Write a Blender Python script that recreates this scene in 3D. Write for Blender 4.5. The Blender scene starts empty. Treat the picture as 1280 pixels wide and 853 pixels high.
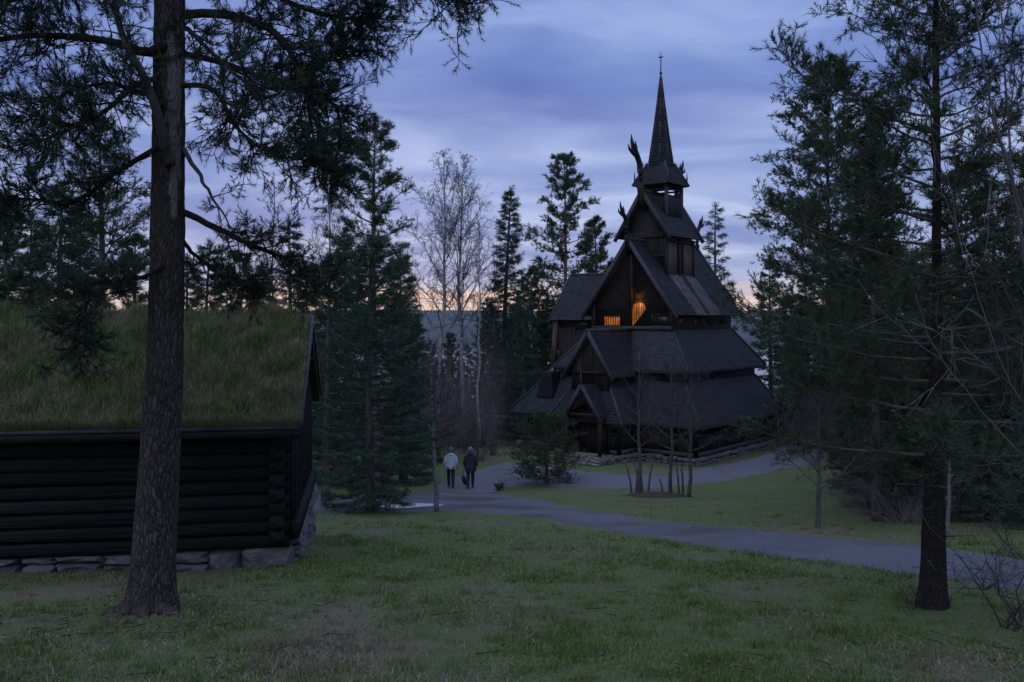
import bpy, math, random
import numpy as np
from mathutils import Vector, Matrix, noise

random.seed(7)
sc = bpy.context.scene
COL = sc.collection
R = math.radians

# ------------------------------------------------------------------ camera
F = 1108.0          # focal length in pixels of a 1280 px wide frame
HY = 400.0          # eye level row
cam_d = bpy.data.cameras.new('camera')
cam = bpy.data.objects.new('camera', cam_d)
COL.objects.link(cam)
cam_d.sensor_width = 36.0
cam_d.lens = 36.0 * F / 1280.0
cam_d.shift_y = -26.5 / 1280.0
cam_d.clip_start = 0.1
cam_d.clip_end = 30000.0
cam.location = (0, 0, 0)
cam.rotation_euler = (R(90), 0, 0)
sc.camera = cam

# ------------------------------------------------------------------ light
SUN_EL, SUN_AZ = 38.0, 205.0      # brightest part of the overcast, high behind the camera
sun_d = bpy.data.lights.new('sun', 'SUN')
sun_d.energy = 0.5
sun_d.angle = R(70)
sun_d.color = (1.0, 0.97, 0.93)
sun = bpy.data.objects.new('sun', sun_d)
COL.objects.link(sun)
_d = Vector((math.sin(R(SUN_AZ)) * math.cos(R(SUN_EL)), math.cos(R(SUN_AZ)) * math.cos(R(SUN_EL)), math.sin(R(SUN_EL))))
sun.rotation_euler = _d.to_track_quat('Z', 'Y').to_euler()

sc.view_settings.view_transform = 'Standard'
sc.view_settings.look = 'None'
sc.view_settings.exposure = 0.0
sc.view_settings.gamma = 1.0

world = bpy.data.worlds.new('World')
sc.world = world
world.use_nodes = True
wn = world.node_tree.nodes
wl = world.node_tree.links
wn.clear()


def W(t, **kw):
    n = wn.new(t)
    for k, v in kw.items():
        setattr(n, k, v)
    return n


def wramp(inp, stops, interp='EASE'):
    r = W('ShaderNodeValToRGB')
    r.color_ramp.interpolation = interp
    e = r.color_ramp.elements
    while len(e) < len(stops):
        e.new(0.5)
    for el, (p, c) in zip(e, stops):
        el.position = p
        el.color = (*c, 1) if len(c) == 3 else c
    wl.new(inp, r.inputs[0])
    return r.outputs[0]


def wmath(op, a, b=None, clamp=False):
    m = W('ShaderNodeMath', operation=op, use_clamp=clamp)
    for i, v in enumerate((a, b)):
        if v is None:
            continue
        if isinstance(v, (int, float)):
            m.inputs[i].default_value = v
        else:
            wl.new(v, m.inputs[i])
    return m.outputs[0]


def wmix(f, a, b, mode='MIX'):
    m = W('ShaderNodeMix', data_type='RGBA', blend_type=mode)
    for s, v in ((m.inputs[0], f), (m.inputs[6], a), (m.inputs[7], b)):
        if isinstance(v, (int, float)):
            s.default_value = v
        elif isinstance(v, tuple):
            s.default_value = (*v, 1)
        else:
            wl.new(v, s)
    return m.outputs[2]


tc = W('ShaderNodeTexCoord')
sep = W('ShaderNodeSeparateXYZ')
wl.new(tc.outputs['Generated'], sep.inputs[0])
zz = wmath('MAXIMUM', sep.outputs[2], 0.0)
# clear-dusk base: physical sky with the sun just above the hills behind the lake
nish = W('ShaderNodeTexSky', sky_type='NISHITA')
nish.sun_disc = False
nish.sun_elevation = R(0.5)
nish.sun_rotation = R(-12)
nish_l = wmix(1.0, nish.outputs[0], (0.10, 0.10, 0.10), 'MULTIPLY')
nzw = W('ShaderNodeTexNoise')
nzw.inputs['Scale'].default_value = 2.6
nzw.inputs['Detail'].default_value = 3.0
mpw = W('ShaderNodeMapping')
mpw.inputs['Scale'].default_value = (1.0, 1.0, 3.5)
wl.new(tc.outputs['Generated'], mpw.inputs[0])
wl.new(mpw.outputs[0], nzw.inputs['Vector'])
zz = wmath('MAXIMUM', wmath('ADD', zz, wmath('MULTIPLY', wmath('SUBTRACT', nzw.outputs[0], 0.5), wmath('MULTIPLY', zz, 0.55))), 0.0)
# overcast deck: brighter overhead, blue-violet lower down
deck = wramp(zz, [(0.0, (.74, .68, .72)), (0.025, (.55, .58, .78)), (0.06, (.40, .485, .77)), (0.13, (.35, .45, .785)), (0.19, (.32, .42, .77)),
                  (0.225, (.27, .36, .71)), (0.25, (.185, .275, .635)), (0.31, (.215, .31, .68)), (0.42, (.23, .33, .70)), (0.70, (.54, .69, 1.24)), (1.0, (.65, .83, 1.44))])
# cloud layer mapped on a flat ceiling so streaks flatten towards the horizon
den = wmath('ADD', zz, 0.10)
comb = W('ShaderNodeCombineXYZ')
wl.new(wmath('DIVIDE', sep.outputs[0], den), comb.inputs[0])
wl.new(wmath('MULTIPLY', wmath('DIVIDE', sep.outputs[1], den), 1.5), comb.inputs[1])
nz = W('ShaderNodeTexNoise')
nz.inputs['Scale'].default_value = 0.95
nz.inputs['Detail'].default_value = 4.0
nz.inputs['Roughness'].default_value = 0.5
nz.inputs['Distortion'].default_value = 0.4
mp = W('ShaderNodeMapping')
mp.inputs['Location'].default_value = (3.1, 1.35, 0)
wl.new(comb.outputs[0], mp.inputs[0])
wl.new(mp.outputs[0], nz.inputs['Vector'])
cl = wramp(nz.outputs[0], [(0.34, (0.66, 0.71, 0.83)), (0.47, (0.92, 0.94, 0.97)), (0.56, (1.12, 1.10, 1.05)), (0.68, (1.60, 1.48, 1.22))], 'LINEAR')
deck2 = wmix(1.0, deck, cl, 'MULTIPLY')
base = wmix(0.92, nish_l, deck2)
# afterglow slit between the cloud deck and the hills, strongest straight ahead
az = wmath('ARCTAN2', sep.outputs[0], sep.outputs[1])
azf = wramp(wmath('ABSOLUTE', wmath('ADD', az, 0.10)), [(0.10, (1, 1, 1)), (0.75, (0, 0, 0))])
nz2 = W('ShaderNodeTexNoise')
nz2.inputs['Scale'].default_value = 9.0
nz2.inputs['Detail'].default_value = 3.0
mp2 = W('ShaderNodeMapping')
mp2.inputs['Scale'].default_value = (1.0, 1.0, 9.0)
wl.new(tc.outputs['Generated'], mp2.inputs[0])
wl.new(mp2.outputs[0], nz2.inputs['Vector'])
zb = wmath('ADD', sep.outputs[2], wmath('MULTIPLY', wmath('SUBTRACT', nz2.outputs[0], 0.5), 0.055))
zf = wramp(zb, [(0.0, (1, 1, 1)), (0.024, (0.95, 0.95, 0.95)), (0.040, (0, 0, 0))], 'LINEAR')
glow = wmix(wmath('MULTIPLY', wmath('MULTIPLY', zf, azf), 0.95), base, (1.12, 0.77, 0.54))
gnd = wmix(wramp(wmath('ADD', wmath('MULTIPLY', sep.outputs[2], 10), 0.5), [(0.35, (0, 0, 0)), (0.5, (1, 1, 1))]), (0.03, 0.035, 0.05), glow)
bg = W('ShaderNodeBackground')
bg.inputs['Strength'].default_value = 1.0
wl.new(gnd, bg.inputs['Color'])
wo = W('ShaderNodeOutputWorld')
wl.new(bg.outputs[0], wo.inputs[0])

# ------------------------------------------------------------------ generic helpers


def px(x, y, d):
    """A point seen at photograph pixel (x, y) at distance d ahead of the camera."""
    return Vector(((x - 640.0) * d / F, d, (HY - y) * d / F))


def tag(o, label=None, cat=None, group=None, kind=None):
    if label:
        o['label'] = label
    if cat:
        o['category'] = cat
    if group:
        o['group'] = group
    if kind:
        o['kind'] = kind
    return o


def empty(name, loc=(0, 0, 0), rz=0.0):
    o = bpy.data.objects.new(name, None)
    COL.objects.link(o)
    o.empty_display_size = 0.2
    o.location = loc
    o.rotation_euler = (0, 0, rz)
    return o


class MB:
    """Collects vertices, faces and a per-face random value; build() links ONE mesh object."""

    def __init__(self):
        self.v, self.f, self.n, self.a = [], [], 0, []

    def add(self, verts, faces, rnd=None):
        verts = np.asarray(verts, np.float32).reshape(-1, 3)
        if not isinstance(faces, list):
            faces = [faces]
        for fa in faces:
            fa = np.asarray(fa, np.int32)
            if fa.ndim == 1:
                fa = fa[None, :]
            self.f.append(fa + self.n)
            if rnd is None:
                r = np.full(len(fa), random.random(), np.float32)
            elif np.isscalar(rnd):
                r = np.full(len(fa), rnd, np.float32)
            else:
                r = np.asarray(rnd, np.float32)
            self.a.append(r)
        self.v.append(verts)
        self.n += len(verts)

    def box(self, c, s, rz=0.0, rnd=None):
        x, y, z = s[0] / 2, s[1] / 2, s[2] / 2
        P = np.array([(-x, -y, -z), (x, -y, -z), (x, y, -z), (-x, y, -z), (-x, -y, z), (x, -y, z), (x, y, z), (-x, y, z)])
        if rz:
            cs, sn = math.cos(rz), math.sin(rz)
            P[:, :2] = P[:, :2] @ np.array([[cs, sn], [-sn, cs]])
        self.add(P + np.array(c), BOXF, rnd)

    def beam(self, p, q, w, h, up=(0, 0, 1), rnd=None, bev=0.0):
        """A rectangular bar from p to q, w wide, h high, as seen with `up`."""
        p, q = Vector(p), Vector(q)
        t = (q - p).normalized()
        u = Vector(up)
        s = t.cross(u)
        if s.length < 1e-5:
            s = t.cross(Vector((1, 0, 0)))
        s.normalize()
        u = s.cross(t).normalized()
        P = []
        for e in (p, q):
            for a, b in ((-1, -1), (1, -1), (1, 1), (-1, 1)):
                P.append(e + s * a * w / 2 + u * b * h / 2)
        self.add(P, [np.array([(0, 1, 2, 3), (7, 6, 5, 4), (0, 4, 5, 1), (1, 5, 6, 2), (2, 6, 7, 3), (3, 7, 4, 0)])], rnd)

    def prism(self, poly, off, rnd=None):
        """A planar polygon extruded by the vector off."""
        n = len(poly)
        A = [Vector(p) for p in poly]
        B = [p + Vector(off) for p in A]
        fs = [np.array([list(range(n))[::-1]]), np.array([list(range(n, 2 * n))]),
              np.array([(i, (i + 1) % n, n + (i + 1) % n, n + i) for i in range(n)])]
        self.add(A + B, fs, rnd)

    def tube(self, pts, rad, sides=6, cap=True, rnd=None):
        P = np.asarray([tuple(p) for p in pts], np.float64)
        n = len(P)
        rad = np.broadcast_to(np.asarray(rad, np.float64), (n,))
        T = np.gradient(P, axis=0)
        T /= np.linalg.norm(T, axis=1)[:, None] + 1e-9
        ref = np.array([0.0, 0, 1]) if abs(T[0][2]) < 0.9 else np.array([1.0, 0, 0])
        S = np.cross(T, ref)
        S /= np.linalg.norm(S, axis=1)[:, None] + 1e-9
        U = np.cross(S, T)
        a = np.arange(sides) * 2 * math.pi / sides
        V = P[:, None, :] + rad[:, None, None] * (np.cos(a)[None, :, None] * S[:, None, :] + np.sin(a)[None, :, None] * U[:, None, :])
        i = np.arange(n - 1)[:, None] * sides
        j = np.arange(sides)[None, :]
        k = (j + 1) % sides
        q = np.stack([i + j, i + k, i + sides + k, i + sides + j], -1).reshape(-1, 4)
        fs = [q]
        if cap and sides > 2:
            fs.append(np.array([list(range(sides))[::-1]]))
            fs.append(np.array([[(n - 1) * sides + t for t in range(sides)]]))
        self.add(V.reshape(-1, 3), fs, rnd)

    def lathe(self, prof, sides=12, c=(0, 0, 0), rot=0.0, rnd=None):
        """prof: list of (radius, z)."""
        n = len(prof)
        a = np.arange(sides) * 2 * math.pi / sides + rot
        V = np.array([[(r * math.cos(t) + c[0], r * math.sin(t) + c[1], z + c[2]) for t in a] for r, z in prof]).reshape(-1, 3)
        i = np.arange(n - 1)[:, None] * sides
        j = np.arange(sides)[None, :]
        k = (j + 1) % sides
        q = np.stack([i + j, i + k, i + sides + k, i + sides + j], -1).reshape(-1, 4)
        self.add(V, [q, np.array([list(range(sides))[::-1]]), np.array([[(n - 1) * sides + t for t in range(sides)]])], rnd)

    def mesh(self, name, mat=None, smooth=False):
        me = bpy.data.meshes.new(name)
        V = np.concatenate(self.v) if self.v else np.zeros((0, 3), np.float32)
        me.vertices.add(len(V))
        me.vertices.foreach_set('co', V.astype(np.float32).ravel())
        sizes = np.concatenate([np.full(len(f), f.shape[1], np.int32) for f in self.f])
        loops = np.concatenate([f.ravel() for f in self.f])
        me.loops.add(len(loops))
        me.loops.foreach_set('vertex_index', loops.astype(np.int32))
        me.polygons.add(len(sizes))
        st = np.zeros(len(sizes), np.int32)
        st[1:] = np.cumsum(sizes)[:-1]
        me.polygons.foreach_set('loop_start', st)
        at = me.attributes.new('rnd', 'FLOAT', 'FACE')
        at.data.foreach_set('value', np.concatenate(self.a).astype(np.float32))
        if smooth:
            me.polygons.foreach_set('use_smooth', np.ones(len(sizes), bool))
        me.update(calc_edges=True)
        if mat:
            me.materials.append(mat)
        return me

    def build(self, name, mat, parent=None, smooth=False, kind=None, loc=None):
        o = bpy.data.objects.new(name, self.mesh(name, mat, smooth))
        COL.objects.link(o)
        if parent:
            o.parent = parent
        if kind:
            o['kind'] = kind
        if loc is not None:
            o.location = loc
        return o


BOXF = [np.array([(0, 3, 2, 1), (4, 5, 6, 7), (0, 1, 5, 4), (1, 2, 6, 5), (2, 3, 7, 6), (3, 0, 4, 7)])]


def link_mesh(name, me, parent=None, loc=None, kind=None):
    o = bpy.data.objects.new(name, me)
    COL.objects.link(o)
    if parent:
        o.parent = parent
    if loc is not None:
        o.location = loc
    if kind:
        o['kind'] = kind
    return o


def copy_tree(o, parent=None):
    c = o.copy()
    COL.objects.link(c)
    c.parent = parent
    for ch in o.children:
        copy_tree(ch, c)
    return c


# ------------------------------------------------------------------ materials

def material(name, cols, scale=4.0, rough=0.85, bump=0.0, bscale=None, stretch=(1, 1, 1), rnd=0.0, detail=6.0, spec=0.3, stops=None, big=None):
    """Noise blend of a few colours in object space, a per-piece shift from the `rnd` attribute and an optional bump."""
    m = bpy.data.materials.new(name)
    m.use_nodes = True
    n, l = m.node_tree.nodes, m.node_tree.links
    b = n['Principled BSDF']
    b.inputs['Roughness'].default_value = rough
    b.inputs['Specular IOR Level'].default_value = spec
    t = n.new('ShaderNodeTexCoord')
    mp_ = n.new('ShaderNodeMapping')
    mp_.inputs['Scale'].default_value = stretch
    l.new(t.outputs['Object'], mp_.inputs[0])
    nz_ = n.new('ShaderNodeTexNoise')
    nz_.inputs['Scale'].default_value = scale
    nz_.inputs['Detail'].default_value = detail
    nz_.inputs['Roughness'].default_value = 0.6
    l.new(mp_.outputs[0], nz_.inputs['Vector'])
    r = n.new('ShaderNodeValToRGB')
    e = r.color_ramp.elements
    while len(e) < len(cols):
        e.new(0.5)
    k = len(cols)
    for i, c in enumerate(cols):
        e[i].position = stops[i] if stops else 0.28 + 0.44 * i / max(1, k - 1)
        e[i].color = (*c, 1)
    l.new(nz_.outputs[0], r.inputs[0])
    out = r.outputs[0]
    if big:
        nb = n.new('ShaderNodeTexNoise')
        nb.inputs['Scale'].default_value = big[0]
        nb.inputs['Detail'].default_value = 3.0
        l.new(t.outputs['Object'], nb.inputs['Vector'])
        rb = n.new('ShaderNodeValToRGB')
        rb.color_ramp.elements[0].position = big[1]
        rb.color_ramp.elements[1].position = big[2]
        l.new(nb.outputs[0], rb.inputs[0])
        mx = n.new('ShaderNodeMix')
        mx.data_type = 'RGBA'
        l.new(rb.outputs[0], mx.inputs[0])
        l.new(out, mx.inputs[6])
        mx.inputs[7].default_value = (*big[3], 1)
        out = mx.outputs[2]
    if rnd:
        at = n.new('ShaderNodeAttribute')
        at.attribute_name = 'rnd'
        mr = n.new('ShaderNodeMapRange')
        mr.inputs[3].default_value = 1 - rnd
        mr.inputs[4].default_value = 1 + rnd
        l.new(at.outputs['Fac'], mr.inputs[0])
        mx = n.new('ShaderNodeMix')
        mx.data_type = 'RGBA'
        mx.blend_type = 'MULTIPLY'
        mx.inputs[0].default_value = 1.0
        l.new(out, mx.inputs[6])
        l.new(mr.outputs[0], mx.inputs[7])
        out = mx.outputs[2]
    l.new(out, b.inputs['Base Color'])
    if bump:
        nb = n.new('ShaderNodeTexNoise')
        nb.inputs['Scale'].default_value = bscale or scale * 3
        nb.inputs['Detail'].default_value = 5.0
        l.new(mp_.outputs[0], nb.inputs['Vector'])
        bp = n.new('ShaderNodeBump')
        bp.inputs['Strength'].default_value = bump
        bp.inputs['Distance'].default_value = 0.05
        l.new(nb.outputs[0], bp.inputs['Height'])
        l.new(bp.outputs[0], b.inputs['Normal'])
    return m


def blade_material(name, cols, rnd_cols=True, patch=None, rough=0.8):
    """Leaf or blade colours picked by the per-blade `rnd` attribute, drifting to `patch` colours over the ground."""
    m = bpy.data.materials.new(name)
    m.use_nodes = True
    n, l = m.node_tree.nodes, m.node_tree.links
    b = n['Principled BSDF']
    b.inputs['Roughness'].default_value = rough
    b.inputs['Specular IOR Level'].default_value = 0.2
    at = n.new('ShaderNodeAttribute')
    at.attribute_name = 'rnd'
    r = n.new('ShaderNodeValToRGB')
    e = r.color_ramp.elements
    while len(e) < len(cols):
        e.new(0.5)
    for i, c in enumerate(cols):
        e[i].position = i / max(1, len(cols) - 1)
        e[i].color = (*c, 1)
    l.new(at.outputs['Fac'], r.inputs[0])
    out = r.outputs[0]
    if patch:
        scale, lo, hi, pcol, amt = patch
        t = n.new('ShaderNodeTexCoord')
        nz_ = n.new('ShaderNodeTexNoise')
        nz_.inputs['Scale'].default_value = scale
        nz_.inputs['Detail'].default_value = 9.0
        nz_.inputs['Roughness'].default_value = 0.70
        l.new(t.outputs['Object'], nz_.inputs['Vector'])
        mr = n.new('ShaderNodeMapRange')
        mr.inputs[1].default_value = lo
        mr.inputs[2].default_value = hi
        mr.inputs[3].default_value = 0.0
        mr.inputs[4].default_value = amt
        l.new(nz_.outputs[0], mr.inputs[0])
        mx = n.new('ShaderNodeMix')
        mx.data_type = 'RGBA'
        l.new(mr.outputs[0], mx.inputs[0])
        l.new(out, mx.inputs[6])
        mx.inputs[7].default_value = (*pcol, 1)
        out = mx.outputs[2]
    l.new(out, b.inputs['Base Color'])
    return m


M = {}
M['tarwood'] = material('tarred_wood', [(.009, .0075, .0072), (.017, .0135, .0125), (.026, .0195, .0175)], 3, .7, .35, 22, (1, 1, .25), .35)
M['planks'] = material('brown_planks', [(.013, .0095, .008), (.023, .0165, .014), (.034, .0245, .0205)], 4, .75, .3, 20, (1, 1, .3), .4)
M['shingle'] = material('tarred_shingles', [(.014, .0155, .0185), (.023, .0255, .030), (.035, .0375, .043)], 1.2, .62, .2, 30, (1, 1, 1), .38, spec=.5)
M['shingle_pale'] = material('weathered_shingles', [(.10, .088, .088), (.15, .135, .135), (.20, .18, .178)], 1.5, .7, .2, 30, (1, 1, 1), .3, spec=.4)
M['board'] = material('weathered_board', [(.030, .030, .033), (.05, .05, .054), (.078, .077, .08)], 5, .75, .25, 24, (1, 1, 1), .2)
M['redwood'] = material('reddish_timber', [(.06, .042, .036), (.10, .068, .057), (.14, .10, .084)], 4, .75, .25, 20, (1, 1, .3), .2)
M['stone'] = material('field_stone', [(.09, .09, .095), (.16, .155, .155), (.24, .23, .22)], 3.5, .9, .6, 14, rnd=.25, big=(1.6, .55, .75, (.11, .12, .08)))
M['stone_warm'] = material('step_stone', [(.14, .12, .11), (.21, .18, .165), (.28, .25, .23)], 4, .9, .5, 14, rnd=.2)
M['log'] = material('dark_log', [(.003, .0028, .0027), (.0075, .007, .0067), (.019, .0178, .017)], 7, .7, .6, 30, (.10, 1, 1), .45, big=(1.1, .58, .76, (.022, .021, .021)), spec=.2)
M['logend'] = material('log_end_grain', [(.012, .010, .009), (.025, .02, .018)], 9, .8, .4, 30, rnd=.3)
M['turf'] = material('turf_soil', [(.035, .035, .016), (.06, .062, .028), (.09, .075, .04)], 2.5, .95, .8, 9)


def bark_material(name, crack, mid, pale, sc_=(26, 26, 8), blotch=None, scars=None):
    """Plated bark: dark cracks round uneven scales, by a stretched Voronoi pattern."""
    m = bpy.data.materials.new(name)
    m.use_nodes = True
    n, l = m.node_tree.nodes, m.node_tree.links
    b = n['Principled BSDF']
    b.inputs['Roughness'].default_value = .92
    b.inputs['Specular IOR Level'].default_value = .15
    t = n.new('ShaderNodeTexCoord')
    nz_ = n.new('ShaderNodeTexNoise')
    nz_.inputs['Scale'].default_value = 6.0
    nz_.inputs['Detail'].default_value = 5.0
    l.new(t.outputs['Object'], nz_.inputs['Vector'])
    ad = n.new('ShaderNodeMix')
    ad.data_type = 'RGBA'
    ad.blend_type = 'LINEAR_LIGHT'
    ad.inputs[0].default_value = .045
    l.new(t.outputs['Object'], ad.inputs[6])
    l.new(nz_.outputs['Color'], ad.inputs[7])
    mp_ = n.new('ShaderNodeMapping')
    mp_.inputs['Scale'].default_value = sc_
    l.new(ad.outputs[2], mp_.inputs[0])
    vo = n.new('ShaderNodeTexVoronoi')
    vo.feature = 'DISTANCE_TO_EDGE'
    vo.inputs['Scale'].default_value = 1.0
    l.new(mp_.outputs[0], vo.inputs['Vector'])
    vc = n.new('ShaderNodeTexVoronoi')
    vc.inputs['Scale'].default_value = 1.0
    l.new(mp_.outputs[0], vc.inputs['Vector'])
    r = n.new('ShaderNodeValToRGB')
    e = r.color_ramp.elements
    e.new(.5)
    for el, (p, c) in zip(e, ((0.01, crack), (.17, mid), (.6, pale))):
        el.position = p
        el.color = (*c, 1)
    l.new(vo.outputs['Distance'], r.inputs[0])
    sp_ = n.new('ShaderNodeSeparateColor')
    l.new(vc.outputs['Color'], sp_.inputs[0])
    mr = n.new('ShaderNodeMapRange')
    mr.inputs[3].default_value = .75
    mr.inputs[4].default_value = 1.25
    l.new(sp_.outputs[0], mr.inputs[0])
    mx = n.new('ShaderNodeMix')
    mx.data_type = 'RGBA'
    mx.blend_type = 'MULTIPLY'
    mx.inputs[0].default_value = 1.0
    l.new(r.outputs[0], mx.inputs[6])
    l.new(mr.outputs[0], mx.inputs[7])
    out = mx.outputs[2]
    if blotch:
        nb = n.new('ShaderNodeTexNoise')
        nb.inputs['Scale'].default_value = .9
        nb.inputs['Detail'].default_value = 4
        l.new(t.outputs['Object'], nb.inputs['Vector'])
        mr2 = n.new('ShaderNodeMapRange')
        mr2.inputs[1].default_value = .5
        mr2.inputs[2].default_value = .68
        mr2.inputs[4].default_value = .6
        l.new(nb.outputs[0], mr2.inputs[0])
        m2 = n.new('ShaderNodeMix')
        m2.data_type = 'RGBA'
        l.new(mr2.outputs[0], m2.inputs[0])
        l.new(out, m2.inputs[6])
        m2.inputs[7].default_value = (*blotch, 1)
        out = m2.outputs[2]
    if scars:
        for c, sz in scars:
            mp3 = n.new('ShaderNodeMapping')
            mp3.vector_type = 'TEXTURE'
            mp3.inputs['Location'].default_value = c
            mp3.inputs['Scale'].default_value = sz
            l.new(t.outputs['Object'], mp3.inputs[0])
            vl = n.new('ShaderNodeVectorMath')
            vl.operation = 'LENGTH'
            l.new(mp3.outputs[0], vl.inputs[0])
            nq = n.new('ShaderNodeTexNoise')
            nq.inputs['Scale'].default_value = 14.0
            nq.inputs['Detail'].default_value = 5.0
            mq = n.new('ShaderNodeMapping')
            mq.inputs['Scale'].default_value = (1.6, 1.6, .35)
            l.new(t.outputs['Object'], mq.inputs[0])
            l.new(mq.outputs[0], nq.inputs['Vector'])
            aq = n.new('ShaderNodeMath')
            aq.operation = 'MULTIPLY_ADD'
            aq.inputs[1].default_value = 2.2
            l.new(nq.outputs[0], aq.inputs[0])
            l.new(vl.outputs['Value'], aq.inputs[2])
            mz = n.new('ShaderNodeMapRange')
            mz.inputs[1].default_value = 1.75
            mz.inputs[2].default_value = 1.95
            mz.inputs[3].default_value = .9
            mz.inputs[4].default_value = 0
            l.new(aq.outputs[0], mz.inputs[0])
            m3 = n.new('ShaderNodeMix')
            m3.data_type = 'RGBA'
            l.new(mz.outputs[0], m3.inputs[0])
            l.new(out, m3.inputs[6])
            m3.inputs[7].default_value = (.19, .172, .165, 1)
            out = m3.outputs[2]
    l.new(out, b.inputs['Base Color'])
    bp = n.new('ShaderNodeBump')
    bp.inputs['Strength'].default_value = 1.0
    bp.inputs['Distance'].default_value = .03
    l.new(vo.outputs['Distance'], bp.inputs['Height'])
    l.new(bp.outputs[0], b.inputs['Normal'])
    return m


M['bark_pine'] = bark_material('plated_pine_bark', (.022, .018, .016), (.066, .058, .054), (.118, .108, .10), (34, 34, 7.5), (.06, .062, .046))
M['bark_young'] = bark_material('young_pine_bark', (.014, .012, .011), (.036, .029, .027), (.062, .052, .049), (60, 60, 14), (.045, .04, .034))
M['bark_grey'] = material('grey_bark', [(.05, .042, .04), (.09, .078, .074), (.13, .115, .108)], 7, .9, .6, 22, (1, 1, .3), .15)
M['bark_red'] = material('red_pine_bark', [(.085, .055, .045), (.15, .092, .07), (.2, .13, .1)], 5, .9, .6, 18, (1, 1, .3), .15)
M['bark_dead'] = material('bare_dead_wood', [(.13, .12, .12), (.25, .235, .23), (.34, .32, .31)], 8, .85, .4, 26, (1, 1, .3))
M['birch'] = material('birch_bark', [(.05, .045, .045), (.26, .25, .25), (.38, .37, .365)], 6, .8, .3, 20, (.5, .5, 2.2), .1, stops=[.34, .46, .7])
M['sapling_bark'] = material('sapling_bark', [(.06, .056, .056), (.14, .135, .135), (.23, .225, .22)], 7, .85, .3, 20, (.6, .6, 2), .1)
M['twig'] = material('bare_twig', [(.04, .034, .034), (.075, .063, .062)], 3, .85, rnd=.3)
M['birch_twig'] = material('birch_twigs', [(.032, .026, .028), (.058, .047, .05)], 3, .9, rnd=.3, spec=.1)
M['brush'] = material('brown_brushwood', [(.11, .088, .082), (.19, .155, .145)], 3, .85, rnd=.3)
M['twig_pale'] = material('pale_bare_twig', [(.11, .095, .09), (.18, .16, .155)], 3, .85, rnd=.3)
M['pine_needle'] = blade_material('pine_needles', [(.028, .046, .022), (.046, .072, .034), (.076, .104, .048)], patch=(.9, .35, .7, (.05, .07, .03), .5))
M['spruce_needle'] = blade_material('spruce_needles', [(.028, .056, .036), (.046, .086, .054), (.072, .116, .068)], patch=(.9, .35, .7, (.03, .055, .03), .5))
M['near_needle'] = blade_material('near_pine_needles', [(.018, .034, .022), (.028, .05, .032), (.05, .072, .04)], patch=(1.4, .4, .7, (.048, .05, .026), .4))
M['gravel'] = material('path_gravel', [(.085, .087, .096), (.115, .117, .129), (.155, .157, .17)], 34, .92, .5, 60, big=(.33, .46, .62, (.080, .064, .062)), detail=8)
M['gravel2'] = material('branch_path_gravel', [(.10, .101, .11), (.135, .136, .147), (.18, .18, .19)], 30, .92, .5, 60, big=(.3, .52, .68, (.12, .095, .09)), detail=8)
M['water'] = material('lake_water', [(.02, .025, .035), (.025, .03, .04)], .01, .12, .04, .05, spec=.5)
M['forest'] = material('far_forest', [(.012, .02, .016), (.022, .034, .026), (.035, .046, .034)], .02, .95, detail=8, rnd=.3)
M['snow'] = material('old_snow', [(.34, .35, .37), (.46, .47, .49), (.56, .57, .58)], 9, .85, .5, 25)
# ------------------------------------------------------------------ land


def sp(x, k):
    return np.logaddexp(0, np.asarray(x, float) / k) * k


def sstep(a, b, x):
    t = np.clip((np.asarray(x, float) - a) / (b - a), 0, 1)
    return t * t * (3 - 2 * t)


def zg(x, y):
    """Height of the ground below the eye of the camera (m)."""
    x = np.asarray(x, float)
    y = np.asarray(y, float)
    s = y - sp(y - 34.0, 2.5)
    z = -1.6 - 0.15 * s
    z = z - 0.35 * np.exp(-((x + 2.5) ** 2 / 26 + (y - 37.5) ** 2 / 55))
    z = z - 0.10 * sp(x - 11.0, 1.5) * sstep(18, 30, y) * (1 - sstep(30, 50, x))
    z = z - 0.07 * sp(-x - 9.0, 2.0) * sstep(20, 34, y)
    z = z + 0.035 * np.sin(x * 1.1 + 0.6 * np.sin(y * .7)) * np.sin(y * .9 + 1.0) + 0.02 * np.sin(x * 2.3 + y * 1.7)
    rr = np.sqrt(((x - 8.5) / 1.0) ** 2 + ((y - 46.5) / 1.0) ** 2)
    mk = 1 - sstep(8.0, 12.5, rr)
    z = z * (1 - mk) + (-6.66) * mk
    z = z - 0.24 * sp(y - 60.0, 4.0)
    return -75.0 + sp(z + 75.0, 2.0)


def ground_at(xp, yp):
    """The ground point seen at a photograph pixel."""
    lo, hi = 1.0, 90.0
    for i in range(60):
        m = (lo + hi) / 2
        p = px(xp, yp, m)
        if p.z > float(zg(p.x, p.y)):
            lo = m
        else:
            hi = m
    return px(xp, yp, lo)


def on_ground(xp, d):
    x = (xp - 640.0) * d / F
    return Vector((x, d, float(zg(x, d))))


ys = np.concatenate([np.arange(-40, 4, 1.0), np.arange(4, 26, .28), np.arange(26, 66, .6), 66 * 1.07 ** np.arange(0, 66)])
u = np.linspace(-1, 1, 181)
xs = np.sinh(u * 6.2) / np.sinh(6.2) * 4200
XX, YY = np.meshgrid(xs, ys)
ZZ = zg(XX, YY)
ny, nx = XX.shape
gb = MB()
idx = np.arange(ny * nx).reshape(ny, nx)
gb.add(np.stack([XX, YY, ZZ], -1).reshape(-1, 3), [np.stack([idx[:-1, :-1], idx[:-1, 1:], idx[1:, 1:], idx[1:, :-1]], -1).reshape(-1, 4)], .5)


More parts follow.
